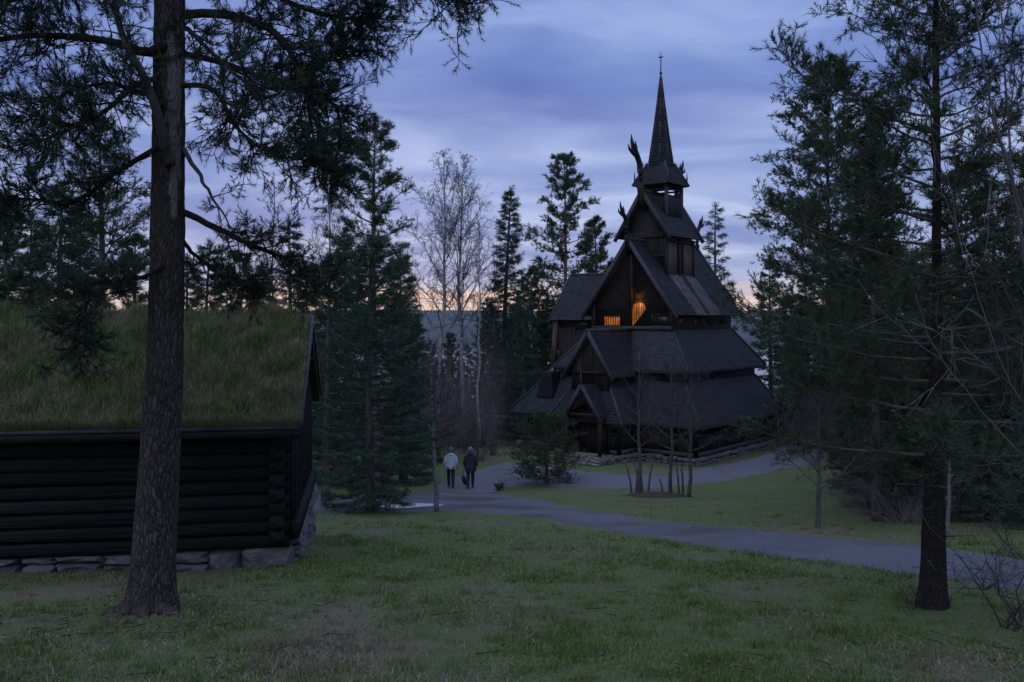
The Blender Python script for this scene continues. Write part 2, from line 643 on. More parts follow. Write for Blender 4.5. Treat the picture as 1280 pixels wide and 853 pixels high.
def lawn_material():
    m = bpy.data.materials.new('lawn_ground')
    m.use_nodes = True
    n, l = m.node_tree.nodes, m.node_tree.links
    b = n['Principled BSDF']
    b.inputs['Roughness'].default_value = .95
    b.inputs['Specular IOR Level'].default_value = .1
    t = n.new('ShaderNodeTexCoord')

    def nz_(s, d=5.0, r=.6):
        q = n.new('ShaderNodeTexNoise')
        q.inputs['Scale'].default_value = s
        q.inputs['Detail'].default_value = d
        q.inputs['Roughness'].default_value = r
        l.new(t.outputs['Object'], q.inputs['Vector'])
        return q.outputs[0]

    def mr(i, a, bb):
        q = n.new('ShaderNodeMapRange')
        q.inputs[1].default_value = a
        q.inputs[2].default_value = bb
        l.new(i, q.inputs[0])
        return q.outputs[0]

    def mx(f, a, bb):
        q = n.new('ShaderNodeMix')
        q.data_type = 'RGBA'
        l.new(f, q.inputs[0])
        for s, v in ((q.inputs[6], a), (q.inputs[7], bb)):
            if isinstance(v, tuple):
                s.default_value = (*v, 1)
            else:
                l.new(v, s)
        return q.outputs[2]
    g = mx(mr(nz_(6.0), .35, .65), (.068, .106, .029), (.104, .148, .043))
    g = mx(mr(nz_(28.0), .40, .70), g, (.155, .152, .080))
    g = mx(mr(nz_(.42, 9.0, .70), .51, .62), g, (.155, .138, .085))
    # woodland floor: brown litter away from the mown lawn
    s = n.new('ShaderNodeSeparateXYZ')
    l.new(t.outputs['Object'], s.inputs[0])
    w1 = n.new('ShaderNodeMath')
    w1.operation = 'ADD'
    l.new(s.outputs[1], w1.inputs[0])
    nn = n.new('ShaderNodeMath')
    nn.operation = 'MULTIPLY'
    nn.inputs[1].default_value = 5.0
    l.new(nz_(.35), nn.inputs[0])
    l.new(nn.outputs[0], w1.inputs[1])
    g = mx(mr(w1.outputs[0], 47.5, 50.5), g, (.045, .034, .027))
    l.new(g, b.inputs['Base Color'])
    bp = n.new('ShaderNodeBump')
    bp.inputs['Strength'].default_value = .7
    bp.inputs['Distance'].default_value = .05
    l.new(nz_(34.0), bp.inputs['Height'])
    l.new(bp.outputs[0], b.inputs['Normal'])
    return m


M['lawn'] = lawn_material()
gr = gb.build('ground', M['lawn'], smooth=True)
tag(gr, 'sloping lawn of dull green and straw coloured grass', kind='structure')


def strip(name, mat, near, far, lift, label, n=160, m=10):
    def resamp(pl):
        P = np.array([tuple(ground_at(*q)) for q in pl])
        t = np.concatenate([[0], np.cumsum(np.linalg.norm(np.diff(P, axis=0), axis=1))])
        t /= t[-1]
        s = np.linspace(0, 1, n)
        o = np.stack([np.interp(s, t, P[:, i]) for i in range(3)], -1)
        for _ in range(6):
            o[1:-1] = (o[:-2] + 2 * o[1:-1] + o[2:]) / 4
        return o
    A, B = resamp(near), resamp(far)
    w = np.linspace(0, 1, m)[None, :, None]
    P = A[:, None, :] * (1 - w) + B[:, None, :] * w
    wob = np.array([noise.noise((P[i, 0, 0] * 1.3, P[i, 0, 1] * 1.3, 3)) for i in range(n)])
    wob2 = np.array([noise.noise((P[i, -1, 0] * 1.3, P[i, -1, 1] * 1.3, 9)) for i in range(n)])
    P[:, 0, 1] += wob * .35
    P[:, -1, 1] += wob2 * .35
    P[..., 2] = zg(P[..., 0], P[..., 1]) + lift
    P[:, 0, 2] -= lift + .02
    P[:, -1, 2] -= lift + .02
    b = MB()
    ix = np.arange(n * m).reshape(n, m)
    b.add(P.reshape(-1, 3), [np.stack([ix[:-1, :-1], ix[1:, :-1], ix[1:, 1:], ix[:-1, 1:]], -1).reshape(-1, 4)], .5)
    o = b.build(name, mat, smooth=True)
    return tag(o, label, kind='structure')


PATH_NEAR = [(330, 646), (390, 642), (480, 641), (560, 640), (640, 646), (720, 659), (800, 671), (900, 686), (1000, 699), (1100, 713), (1200, 728), (1300, 746), (1420, 770)]
PATH_FAR = [(330, 622), (390, 621), (480, 618), (545, 611), (610, 610), (650, 622), (720, 637), (800, 648), (900, 659), (1000, 668), (1100, 676), (1200, 688), (1300, 702), (1420, 722)]
path = strip('path', M['gravel'], PATH_NEAR, PATH_FAR, .030, 'wide grey gravel path curving across the lawn')
P2_NEAR = [(545, 622), (600, 622), (628, 608), (690, 608), (750, 611), (810, 611), (870, 607), (930, 597), (980, 587), (1040, 577), (1100, 570)]
P2_FAR = [(548, 606), (575, 592), (610, 581), (660, 574), (720, 588), (790, 594), (850, 590), (910, 579), (960, 568), (1030, 560), (1090, 555)]
path2 = strip('footpath', M['gravel2'], P2_NEAR, P2_FAR, .044, 'pale gravel footpath branching off round the dark timber church')

# patch of old snow on the verge
sb = MB()
c0 = ground_at(512, 634)
n = 40
ring = [(0.0, 0.05)] + [(r, h) for r, h in ((.35, .05), (.7, .035), (1.0, -.01))]
V, Fs = [], []
for ri, (r, h) in enumerate(ring[1:]):
    for i in range(n):
        a = 2 * math.pi * i / n
        k = 1 + .35 * noise.noise((math.cos(a) * 1.7, math.sin(a) * 1.7, 5))
        x, y = c0.x + math.cos(a) * r * 1.05 * k, c0.y + math.sin(a) * r * .55 * k
        V.append((x, y, float(zg(x, y)) + .04 + h + .01 * noise.noise((x * 6, y * 6, 0))))
V.append((c0.x, c0.y, c0.z + .1))
for ri in range(2):
    for i in range(n):
        Fs.append((ri * n + i, ri * n + (i + 1) % n, (ri + 1) * n + (i + 1) % n, (ri + 1) * n + i))
sb.add(V, [np.array(Fs)[:, ::-1], np.array([(3 * n, i, (i + 1) % n) for i in range(n)])], .5)
tag(sb.build('snow_patch', M['snow'], smooth=True), 'last pale patch of old snow on the path edge', kind='stuff')

# lake and the far shore
lk = MB()
lk.add([(-6000, 250, -70), (6000, 250, -70), (6000, 5200, -70), (-6000, 5200, -70)], [np.array([(0, 1, 2, 3)])], .5)
tag(lk.build('lake', M['water']), 'still lake reflecting the evening glow far behind the trees', kind='structure')


def hill(name, y0, depth, base, h0, amp, seed, label, nx_=420, xr=6500):
    b = MB()
    xs_ = np.linspace(-xr, xr, nx_)
    rows = []
    for k, t in enumerate((0, .15, .35, .6, .85, 1.0, 1.2)):
        ridge = np.array([h0 + amp * noise.noise((x / 1900 + seed, seed, 0)) + .35 * amp * noise.noise((x / 600 + seed, 2, 0)) + 3.0 * noise.noise((x / 17, seed, 1)) * (t == 1.0) for x in xs_])
        prof = math.sin(min(t, 1) * math.pi / 2) if t <= 1 else .8
        z = base + (ridge - base) * prof
        yy = np.array([y0 + depth * t + 180 * noise.noise((x / 500, seed, 7)) for x in xs_])
        rows.append(np.stack([xs_, yy, z], -1))
    P = np.stack(rows)
    ix = np.arange(P.shape[0] * nx_).reshape(P.shape[0], nx_)
    b.add(P.reshape(-1, 3), [np.stack([ix[:-1, :-1], ix[:-1, 1:], ix[1:, 1:], ix[1:, :-1]], -1).reshape(-1, 4)], .5)
    return tag(b.build(name, M['forest'], smooth=True), label, kind='structure')


hill('hill', 3600, 1500, -76, 52, 14, 4.2, 'long wooded hill on the far side of the lake')
hill('hill', 2150, 300, -76, -46, 12, 9.7, 'low dark wooded headland reaching into the lake', xr=2600)

# blades of grass on the lawn near the camera ---------------------------------


def path_mask(x, y):
    """True where the ground is lawn, judged by the photograph's path outline."""
    xp = x / y * F + 640
    yp = HY - zg(x, y) / y * F
    nf = np.interp(xp, [p[0] for p in PATH_NEAR], [p[1] for p in PATH_NEAR])
    ff = np.interp(xp, [p[0] for p in PATH_FAR], [p[1] for p in PATH_FAR])
    n2 = np.interp(xp, [p[0] for p in P2_NEAR], [p[1] for p in P2_NEAR])
    f2 = np.interp(xp, [p[0] for p in P2_FAR], [p[1] for p in P2_FAR])
    jit = np.random.default_rng(1).normal(0, 1.6, np.shape(yp))
    yp = yp + jit
    on1 = (yp < nf - .5) & (yp > ff + .5)
    on2 = (yp < n2) & (yp > f2) & (xp > 545)
    return ~(on1 | on2)


def blades(n, sampler, lmin, lmax, w, seed, lean=.8, zoff=0.0, zfun=zg, wind=(0, 0)):
    g = np.random.default_rng(seed)
    x, y = sampler(g, n)
    n = len(x)
    z = zfun(x, y) + zoff
    L = g.uniform(lmin, lmax, n) * g.uniform(.6, 1.2, n)
    a = g.uniform(0, 2 * np.pi, n)
    ln = np.abs(g.normal(0, lean, n))
    dx, dy = np.cos(a) * ln + wind[0], np.sin(a) * ln + wind[1]
    nrm = np.sqrt(dx ** 2 + dy ** 2 + 1)
    b = g.uniform(0, 2 * np.pi, n)
    ww = w * g.uniform(.6, 1.4, n) / 2
    sx, sy = np.cos(b) * ww, np.sin(b) * ww
    P = np.empty((n, 3, 3), np.float32)
    P[:, 0] = np.stack([x - sx, y - sy, z - .01], -1)
    P[:, 1] = np.stack([x + sx, y + sy, z - .01], -1)
    P[:, 2] = np.stack([x + dx / nrm * L, y + dy / nrm * L, z + L / nrm], -1)
    return P.reshape(-1, 3), np.arange(3 * n).reshape(-1, 3), g.random(n)


def lawn_sampler(y0, y1, pw):
    def f(g, n):
        # density falls off with distance so near blades stay countable and far ones merge
        t = g.random(n)
        y = (y0 ** -pw + t * (y1 ** -pw - y0 ** -pw)) ** (-1 / pw)
        x = g.uniform(-.68, .68, n) * y
        k = path_mask(x, y)
        return x[k], y[k]
    return f


M['lawn_blade'] = blade_material('lawn_blades', [(.060, .106, .020), (.094, .152, .030), (.134, .188, .044), (.22, .205, .11)], patch=(.42, .51, .61, (.185, .162, .10), .85))
lb = MB()
v, f, r = blades(140000, lawn_sampler(5.6, 16, .7), .020, .050, .010, 3, 2.0)
lb.add(v, f, r)
v, f, r = blades(90000, lawn_sampler(11, 34, 1.2), .030, .070, .020, 4, 1.8)
lb.add(v, f, r)


def tuft_sampler(g, n):
    m = n // 60
    yy = (5.8 ** -1.0 + g.random(m) * (24 ** -1.0 - 5.8 ** -1.0)) ** -1
    xx = g.uniform(-.66, .66, m) * yy
    x = np.repeat(xx, 60) + g.normal(0, .07, m * 60)
    y = np.repeat(yy, 60) + g.normal(0, .07, m * 60)
    k = path_mask(x, y)
    return x[k], y[k]


v, f, r = blades(30000, tuft_sampler, .05, .11, .010, 8, .7)
lb.add(v, f, r * .7)
tag(lb.build('grass', M['lawn_blade']), 'short lawn grass with dead straw patches', kind='stuff')


# dead straw lying flat
def straw_sampler(g, n):
    y = (5.6 ** -1.0 + g.random(n) * (22 ** -1.0 - 5.6 ** -1.0)) ** -1
    x = g.uniform(-.66, .66, n) * y
    v_ = np.array([noise.noise((a * .5, b * .5, 11.0)) for a, b in zip(x, y)])
    k = path_mask(x, y) & (v_ > -.02)
    return x[k], y[k]


M['straw'] = blade_material('dead_straw', [(.15, .13, .088), (.215, .19, .13), (.29, .26, .19)])
sbm = MB()
v, f, r = blades(26000, straw_sampler, .04, .10, .008, 9, 5.0, zoff=.015)
sbm.add(v, f, r)
tag(sbm.build('straw', M['straw']), 'dead straw lying in pale patches on the lawn', kind='stuff')


# fallen leaves, needles and twigs on the grass
def litter_sampler(g, n):
    y = (5.7 ** -1.0 + g.random(n) * (26 ** -1.0 - 5.7 ** -1.0)) ** -1
    x = g.uniform(-.66, .66, n) * y
    return x, y


M['leaf_litter'] = blade_material('brown_leaf_litter', [(.05, .034, .024), (.09, .064, .045), (.14, .11, .082)])
gq = np.random.default_rng(71)
x, y = litter_sampler(gq, 2600)
xt, yt = gq.normal(-3.4, 1.0, 1500), gq.normal(8.7, .9, 1500)
x, y = np.concatenate([x, xt]), np.concatenate([y, np.clip(yt, 5.5, 12)])
n = len(x)
a, ss = gq.uniform(0, 6.28, n), gq.uniform(.009, .024, n)
lz = zg(x, y) + .034 + gq.uniform(0, .02, n)
q = np.stack([np.stack([x + ss * np.cos(a + k * math.pi / 2) * (1 if k % 2 else .55), y + ss * np.sin(a + k * math.pi / 2) * (1 if k % 2 else .55), lz + gq.normal(0, .006, n)], -1) for k in range(4)], 1)
ll = MB()
ll.add(q.reshape(-1, 3), np.arange(4 * n).reshape(-1, 4), gq.random(n))
for i in range(170):
    yy = float((5.8 ** -1.0 + gq.random() * (20 ** -1.0 - 5.8 ** -1.0)) ** -1)
    xx = float(gq.uniform(-.64, .64) * yy) if i % 3 else float(gq.normal(-3.2, 1.1))
    if i % 3 == 0:
        yy = float(np.clip(gq.normal(8.4, .8), 5.6, 12))
    aa, l_ = gq.uniform(0, 6.28), gq.uniform(.06, .28)
    p = [(xx + l_ * t * math.cos(aa + .3 * t), yy + l_ * t * math.sin(aa + .3 * t)) for t in (0, .5, 1)]
    ll.tube([(c, d, float(zg(c, d)) + .04) for c, d in p], [.006, .005, .003], 4, True, gq.random() * .6)
tag(ll.build('fallen_leaves', M['leaf_litter']), 'fallen leaves and twigs scattered over the lawn', kind='stuff')

# loose stones on the gravel
gp_ = np.random.default_rng(73)
pm = MB()
cnt = 0
xs_, ys_ = gp_.uniform(-9, 12, 60000), gp_.uniform(10.5, 34, 60000)
k = ~path_mask(xs_, ys_)
xs_, ys_ = xs_[k][:9000], ys_[k][:9000]
n = len(xs_)
sz = gp_.uniform(.005, .014, n) * (1 + .02 * ys_)
zc_ = zg(xs_, ys_) + .036
tet = np.array([(1, 0, -.3), (-.5, .87, -.3), (-.5, -.87, -.3), (0, 0, .8)])
an = gp_.uniform(0, 6.28, n)
rx = tet[None, :, 0] * np.cos(an)[:, None] - tet[None, :, 1] * np.sin(an)[:, None]
ry = tet[None, :, 0] * np.sin(an)[:, None] + tet[None, :, 1] * np.cos(an)[:, None]
V = np.stack([xs_[:, None] + rx * sz[:, None], ys_[:, None] + ry * sz[:, None], zc_[:, None] + tet[None, :, 2] * sz[:, None] * .7], -1)
b4 = np.arange(n)[:, None] * 4
fs = np.concatenate([b4 + np.array([[0, 1, 3]]), b4 + np.array([[1, 2, 3]]), b4 + np.array([[2, 0, 3]])])
r = gp_.random(n)
pm.add(V.reshape(-1, 3), fs, np.concatenate([r, r, r]))
M['pebble'] = material('pebbles', [(.09, .09, .098), (.14, .14, .15)], 9, .9, rnd=.3)
tag(pm.build('gravel', M['pebble']), 'loose stones on the gravel path', kind='stuff')
# ------------------------------------------------------------------ timber stave church
ZC = -6.75
TH = R(39.5)
church = empty('stave_church', (8.06, 48.0, ZC), R(90) - TH)
tag(church, 'dark tarred stave church with tiered shingle roofs, dragon heads and a spire', 'church')


def L(u, v, z):
    """Plan coordinates (u back along the nave, v to its right, z against the camera's eye) to the church's own frame."""
    return Vector((u, -v, z - ZC))


srng = np.random.default_rng(11)


def shingle_plane(mb, poly, expo=.155, wid=.12, pale=None, mb_pale=None, lift=.03):
    P = [Vector(p) for p in poly]
    ex = (P[1] - P[0]).normalized()
    n = ex.cross(P[-1] - P[0])
    if n.length < 1e-6:
        n = ex.cross(P[2] - P[0])
    n.normalize()
    if n.z < 0:
        n = -n
    ey = n.cross(ex)
    if ey.z < 0:
        ey = -ey
    Q = [((p - P[0]).dot(ex), (p - P[0]).dot(ey)) for p in P]
    top = max(q[1] for q in Q)
    exn, eyn, nn, p0 = np.array(ex), np.array(ey), np.array(n), np.array(P[0])
    j = 0
    while j * expo < top - .02:
        t0 = j * expo
        tm = min(t0 + expo * .5, top - .01)
        xsx = []
        for (a, b), (c, d) in zip(Q, Q[1:] + Q[:1]):
            if (b - tm) * (d - tm) < 0:
                xsx.append(a + (c - a) * (tm - b) / (d - b))
        if len(xsx) >= 2:
            x0, x1 = min(xsx), max(xsx)
            m = max(1, int(round((x1 - x0) / wid)))
            e = np.linspace(x0, x1, m + 1) + np.concatenate([[0], srng.uniform(-.25, .25, max(0, m - 1)) * wid, [0]])[:m + 1]
            a, b = e[:-1] + .004, e[1:] - .004
            tb = t0 - .035 + srng.uniform(-.018, .018, m)
            tt = np.full(m, min(t0 + expo * 1.1, top))
            lo = lift * .75 + srng.uniform(0, .018, m)
            hi = np.full(m, .008) + srng.uniform(0, .006, m)

            def pt(x, y, h):
                return p0 + x[:, None] * exn + y[:, None] * eyn + h[:, None] * nn
            zz_ = np.zeros(m)
            c_ = (a + b) / 2
            V = np.stack([pt(a, tb + .02, lo), pt(c_, tb, lo), pt(b, tb + .02, lo), pt(b, tt, hi), pt(a, tt, hi),
                          pt(a, tb + .02, zz_), pt(c_, tb, zz_), pt(b, tb + .02, zz_)], 1)
            base = np.arange(m)[:, None] * 8
            top_f = base + np.array([[0, 1, 2, 3, 4]])
            fr = np.concatenate([base + np.array([[5, 6, 1, 0]]), base + np.array([[6, 7, 2, 1]]), base + np.array([[0, 4, 5, 5]])[:, :4] * 0 + np.array([[7, 3, 2, 2]])[:, :4] * 0 + np.array([[5, 6, 1, 0]])])
            fr = fr[:2 * m]
            r = srng.random(m)
            if pale is not None:
                k = np.array([pale(x, (t0 + .1) / top) for x in c_])
            else:
                k = np.zeros(m, bool)
            for sel, dst in ((~k, mb), (k, mb_pale)):
                if dst is None or not sel.any():
                    continue
                ids = np.where(sel)[0]
                V2 = V[ids].reshape(-1, 3)
                bb = np.arange(len(ids))[:, None] * 8
                dst.add(V2, [bb + np.array([[0, 1, 2, 3, 4]]), bb + np.array([[5, 6, 1, 0]]), bb + np.array([[6, 7, 2, 1]])], None)
                dst.a[-3], dst.a[-2], dst.a[-1] = r[ids].astype(np.float32), r[ids].astype(np.float32), r[ids].astype(np.float32)
        j += 1
    return n


def roof(name, planes, thick=.09, expo=.155, wid=.12, pale=None):
    slab, sh, shp = MB(), MB(), MB()
    for i, poly in enumerate(planes):
        lp = [L(*p) for p in poly]
        n = shingle_plane(sh, lp, expo, wid, pale if i == 0 else None, shp)
        slab.prism(lp, -n * thick, .4)
    o = slab.build(name, M['tarwood'], church)
    sh.build('shingles', M['shingle'], o, kind='stuff')
    if shp.n:
        s = shp.build('shingles', M['shingle_pale'], o, kind='stuff')
        s['label'] = 'paler weathered strips of shingles'
    return o


def bar(name, parent, p, q, w, h, mat='board', up=(0, 0, 1)):
    b = MB()
    b.beam(L(*p), L(*q), w, h, up)
    return b.build(name, M[mat], parent)


def wall_planks(mb, p, q, z0, z1f, wid=.17, th=.035, jit=.012):
    """Upright planks from p to q (u, v), bottom z0, top given by a function of the distance."""
    p, q = Vector((p[0], p[1])), Vector((q[0], q[1]))
    d = q - p
    ln = d.length
    d.normalize()
    m = max(1, int(ln / wid))
    for i in range(m):
        a, b = ln * i / m + .006, ln * (i + 1) / m - .006
        c = p + d * (a + b) / 2
        z1 = z1f((a + b) / 2) if callable(z1f) else z1f
        if z1 - z0 < .05:
            continue
        zz0 = z0 if not callable(z0) else z0((a + b) / 2)
        mb.box(L(c.x, c.y, (zz0 + z1) / 2), (b - a, th + random.uniform(0, jit), z1 - zz0), math.atan2(-d.y, d.x), random.random())


def solid(name, u0, u1, v0, v1, z0, z1, mat='tarwood', parent=None):
    b = MB()
    b.box(L((u0 + u1) / 2, (v0 + v1) / 2, (z0 + z1) / 2), (u1 - u0, v1 - v0, z1 - z0), 0, .4)
    return b.build(name, M[mat], parent or church)


# --- nave -----------------------------------------------------------------
NE, NR, NV = .25, 4.10, 2.75
NU0, NU1 = -3.35, 4.05


def pale_fn(x, t):
    uu = NU0 + x
    a0, a1 = -1.05 - .50 * t, .05 - .40 * t
    b0, b1 = .40 - .10 * t, 1.72 - .60 * t
    return (a0 < uu < a1 or b0 < uu < b1) and t < .62


nave_roof = roof('roof', [[(NU0, NV, NE), (NU1, NV, NE), (NU1, 0, NR), (NU0, 0, NR)],
                          [(NU1, -NV, NE), (NU0, -NV, NE), (NU0, 0, NR), (NU1, 0, NR)]], pale=pale_fn)
for s in (1, -1):
    bar('verge_board', nave_roof, (NU0 - .03, s * (NV + .1), NE - .18), (NU0 - .03, 0.03 * s, NR - .02), .08, .19)
    bar('verge_board', nave_roof, (NU1 + .03, s * (NV + .1), NE - .18), (NU1 + .03, 0.03 * s, NR - .02), .08, .19)
bar('ridge_board', nave_roof, (NU0, 0, NR + .06), (NU1, 0, NR + .06), .12, .2, 'tarwood')

wallm = MB()
slope = (NR - NE) / NV
z_at = lambda v, e=.12: NR - abs(v) * slope - e
for u_ in (-2.9, 3.6):
    poly = [L(u_, -2.35, -.9), L(u_, 2.35, -.9), L(u_, 2.35, z_at(2.35)), L(u_, 0, z_at(0)), L(u_, -2.35, z_at(2.35))]
    wallm.prism(poly, Vector((.1 if u_ < 0 else -.1, 0, 0)), .3)
for v_ in (-2.35, 2.35):
    wallm.box(L(.35, v_ * .98, -.3), (6.3, .1, 1.5), 0, .3)
nave_wall = wallm.build('nave_wall', M['tarwood'], church)

# herringbone boarding of the gable, laid as real boards
hb = MB()
for s in (1, -1):
    for i in range(34):
        z0 = -.1 + i * .165 - 2.1
        a = (0.09 * s, z0)
        v0, v1 = .09, 2.35
        z_a, z_b = z0 + .0, z0 + (v1 - v0) * .95
        # clip to the gable
        pts = []
        for k in range(25):
            vv = v0 + (v1 - v0) * k / 24
            zv = z_a + (vv - v0) * .95
            if zv > .42 and zv < z_at(vv, .3):
                # leave the lit opening free
                if not (.08 < s * vv < 1.0 and zv < 1.02 - max(0, (abs(s * vv - .5) - .2)) * 1.2):
                    pts.append((s * vv, zv))
        if len(pts) > 2:
            hb.beam(L(-2.935, *pts[0]), L(-2.935, *pts[-1]), .04, .13, (1, 0, 0), random.random())
nb_ = hb.build('gable_boards', M['planks'], nave_wall, kind='stuff')
bar('king_post', nave_wall, (-2.96, 0, .4), (-2.96, 0, 3.6), .16, .16, 'tarwood', (0, 1, 0))
bar('sill_beam', nave_wall, (-2.99, -2.4, -.42), (-2.99, 2.4, -.42), .14, .2, 'board')
for v_ in (-2.35, 2.35):
    bar('corner_post', nave_wall, (-2.95, v_, -.6), (-2.95, v_, .9), .2, .2, 'tarwood', (0, 1, 0))

# lit windows --------------------------------------------------------------
lit = bpy.data.materials.new('lit_window')
lit.use_nodes = True
n_, l_ = lit.node_tree.nodes, lit.node_tree.links
n_['Principled BSDF'].inputs['Base Color'].default_value = (.25, .1, .02, 1)
n_['Principled BSDF'].inputs['Roughness'].default_value = .3
tcx = n_.new('ShaderNodeTexCoord')
nzx = n_.new('ShaderNodeTexNoise')
nzx.inputs['Scale'].default_value = 3.2
l_.new(tcx.outputs['Object'], nzx.inputs['Vector'])
rx = n_.new('ShaderNodeValToRGB')
rx.color_ramp.elements[0].position = .3
rx.color_ramp.elements[0].color = (.16, .03, .002, 1)
rx.color_ramp.elements[1].position = .72
rx.color_ramp.elements[1].color = (.95, .27, .022, 1)
l_.new(nzx.outputs[0], rx.inputs[0])
l_.new(rx.outputs[0], n_['Principled BSDF'].inputs['Emission Color'])
n_['Principled BSDF'].inputs['Emission Strength'].default_value = 0.5
M['lit'] = lit
lit2 = lit.copy()
lit2.name = 'dim_lit_window'
lit2.node_tree.nodes['Principled BSDF'].inputs['Emission Strength'].default_value = 0.3
M['lit_dim'] = lit2
glass = material('dark_glass', [(.02, .022, .028), (.03, .032, .038)], 2, .15, spec=.6)
M['glass'] = glass


def window(u_, v0, v1, z0, z1, mat, nm, shape='rect', parent=None, side='front'):
    """A window in the front wall (u fixed) or a side wall (v fixed): frame with its pane and upright bars."""
    fr, pn = MB(), MB()

    def T(a, z, o=0.0):
        return L(u_ - o, a, z) if side == 'front' else L(a, u_ + o, z)
    if shape == 'arch':
        c, rr = (v0 + v1) / 2, (v1 - v0) / 2
        out = [(v0, z0), (v0, z1 - rr * .8)] + [(c - rr * math.cos(math.pi * k / 8), z1 - rr * .8 + rr * .8 * math.sin(math.pi * k / 8)) for k in range(1, 8)] + [(v1, z1 - rr * .8), (v1, z0 + .80), (v0 + .12, z0)]
    else:
        out = [(v0, z0), (v0, z1), (v1, z1), (v1, z0)]
    off = Vector((.02, 0, 0)) if side == 'front' else Vector((0, .02, 0))
    pn.prism([T(a, z, .04) for a, z in out], off, .5)
    for (a, z), (b, y) in zip(out, out[1:] + out[:1]):
        fr.beam(T(a, z, .07), T(b, y, .07), .05, .05, (1, 0, 0) if side == 'front' else (0, 1, 0))
    for k in range(1, nm):
        a = v0 + (v1 - v0) * k / nm
        zt = z1 if shape == 'rect' else z1 - .12 - abs(a - (v0 + v1) / 2) * .5
        zl = z0 if shape == 'rect' else z0 + .86 * max(0, a - v0 - .12) / (v1 - v0)
        fr.beam(T(a, zl, .075), T(a, zt, .075), .028, .03, (1, 0, 0) if side == 'front' else (0, 1, 0))
    o = fr.build('window', M['planks'], parent or church)
    pn.build('pane', M[mat], o)
    return o


w_ = window(-2.95, -1.66, -.66, -.30, .18, 'lit', 7)
w_['label'] = 'row of small lit window lights'
w_ = window(-2.95, .05, .88, -.30, .95, 'lit', 6, 'arch')
w_['label'] = 'lit arched window glowing orange'
window(-2.95, 1.25, 2.2, -.30, .26, 'glass', 5)
for i, (a, b, mt) in enumerate([(-2.35, -1.95, 'lit_dim'), (-.55, -.25, 'lit_dim'), (.9, 1.5, 'glass'), (2.3, 2.9, 'glass')]):
    window(2.36, a, b, -.20, .06, mt, 4, side='right')

# added warm light in an invented housing, putting window glow on the gable boards
lp = MB()
lp.lathe([(.0, .06), (.07, .02), (.09, -.05), (.05, -.06)], 8, L(-3.16, .45, 1.32))
lp.beam(L(-3.0, .45, 1.36), L(-3.16, .45, 1.37), .03, .03)
housing_o = lp.build('added_light_housing', M['tarwood'], church)
ld = bpy.data.lights.new('added_gable_light', 'POINT')
ld.energy = 9.0
ld.color = (1.0, .45, .12)
ld.shadow_soft_size = .06
lo = bpy.data.objects.new('added_gable_light', ld)
COL.objects.link(lo)
lo.parent = housing_o
lo.location = L(-3.22, .45, 1.12)

# --- upper lantern ----------------------------------------------------------
LE, LR, LV = 4.35, 6.74, 1.56
LU0, LU1 = -1.98, 1.66
lan_roof = roof('roof', [[(LU0, LV, LE), (LU1, LV, LE), (LU1, 0, LR), (LU0, 0, LR)],
                         [(LU1, -LV, LE), (LU0, -LV, LE), (LU0, 0, LR), (LU1, 0, LR)]], .07, .17, .14)
for s in (1, -1):
    for uu in (LU0 - .03, LU1 + .03):
        bar('verge_board', lan_roof, (uu, s * (LV + .1), LE - .16), (uu, .03 * s, LR - .02), .08, .2)
bar('ridge_board', lan_roof, (LU0, 0, LR + .05), (LU1, 0, LR + .05), .1, .16, 'tarwood')
lw = MB()
lsl = (LR - LE) / LV
for u_ in (-1.62, 1.3):
    lw.prism([L(u_, -1.2, 1.6), L(u_, 1.2, 1.6), L(u_, 1.2, LR - 1.2 * lsl - .1), L(u_, 0, LR - .1), L(u_, -1.2, LR - 1.2 * lsl - .1)], Vector((.08 if u_ < 0 else -.08, 0, 0)), .3)
for v_ in (-1.2, 1.2):
    lw.box(L(-.16, v_ * .97, 3.1), (2.8, .08, 2.8), 0, .3)
lan_wall = lw.build('lantern_wall', M['tarwood'], church)
lb_ = MB()
for s in (1, -1):
    for i in range(8):
        a = i * .15 + .02
        lb_.box(L(-1.65, s * (a + .065), 3.6 + .0), (.035, .13, 2.0), 0, random.random())
for z in (2.6, 3.35, 4.35):
    lb_.beam(L(-1.7, -1.2, z), L(-1.7, 1.2, z), .06, .12)
lb_.build('gable_boards', M['planks'], lan_wall, kind='stuff')
pb = MB()
for a0, a1 in ((-1.5, -.52), (.22, 1.12)):
    k = int((a1 - a0) / .14)
    for i in range(k):
        c = a0 + (i + .5) * (a1 - a0) / k
        pb.box(L(c, 1.25, 3.15), ((a1 - a0) / k - .012, .04, 2.3), 0, random.random())
pb.build('panel_boards', M['redwood'], lan_wall, kind='stuff')
bar('rail', lan_wall, (-1.65, 1.27, 4.1), (1.3, 1.27, 4.1), .07, .12, 'planks')
for u_ in (-1.62, -.3, 1.28):
    bar('corner_post', lan_wall, (u_, 1.26, 1.9), (u_, 1.26, 4.3), .14, .14, 'tarwood', (0, 1, 0))

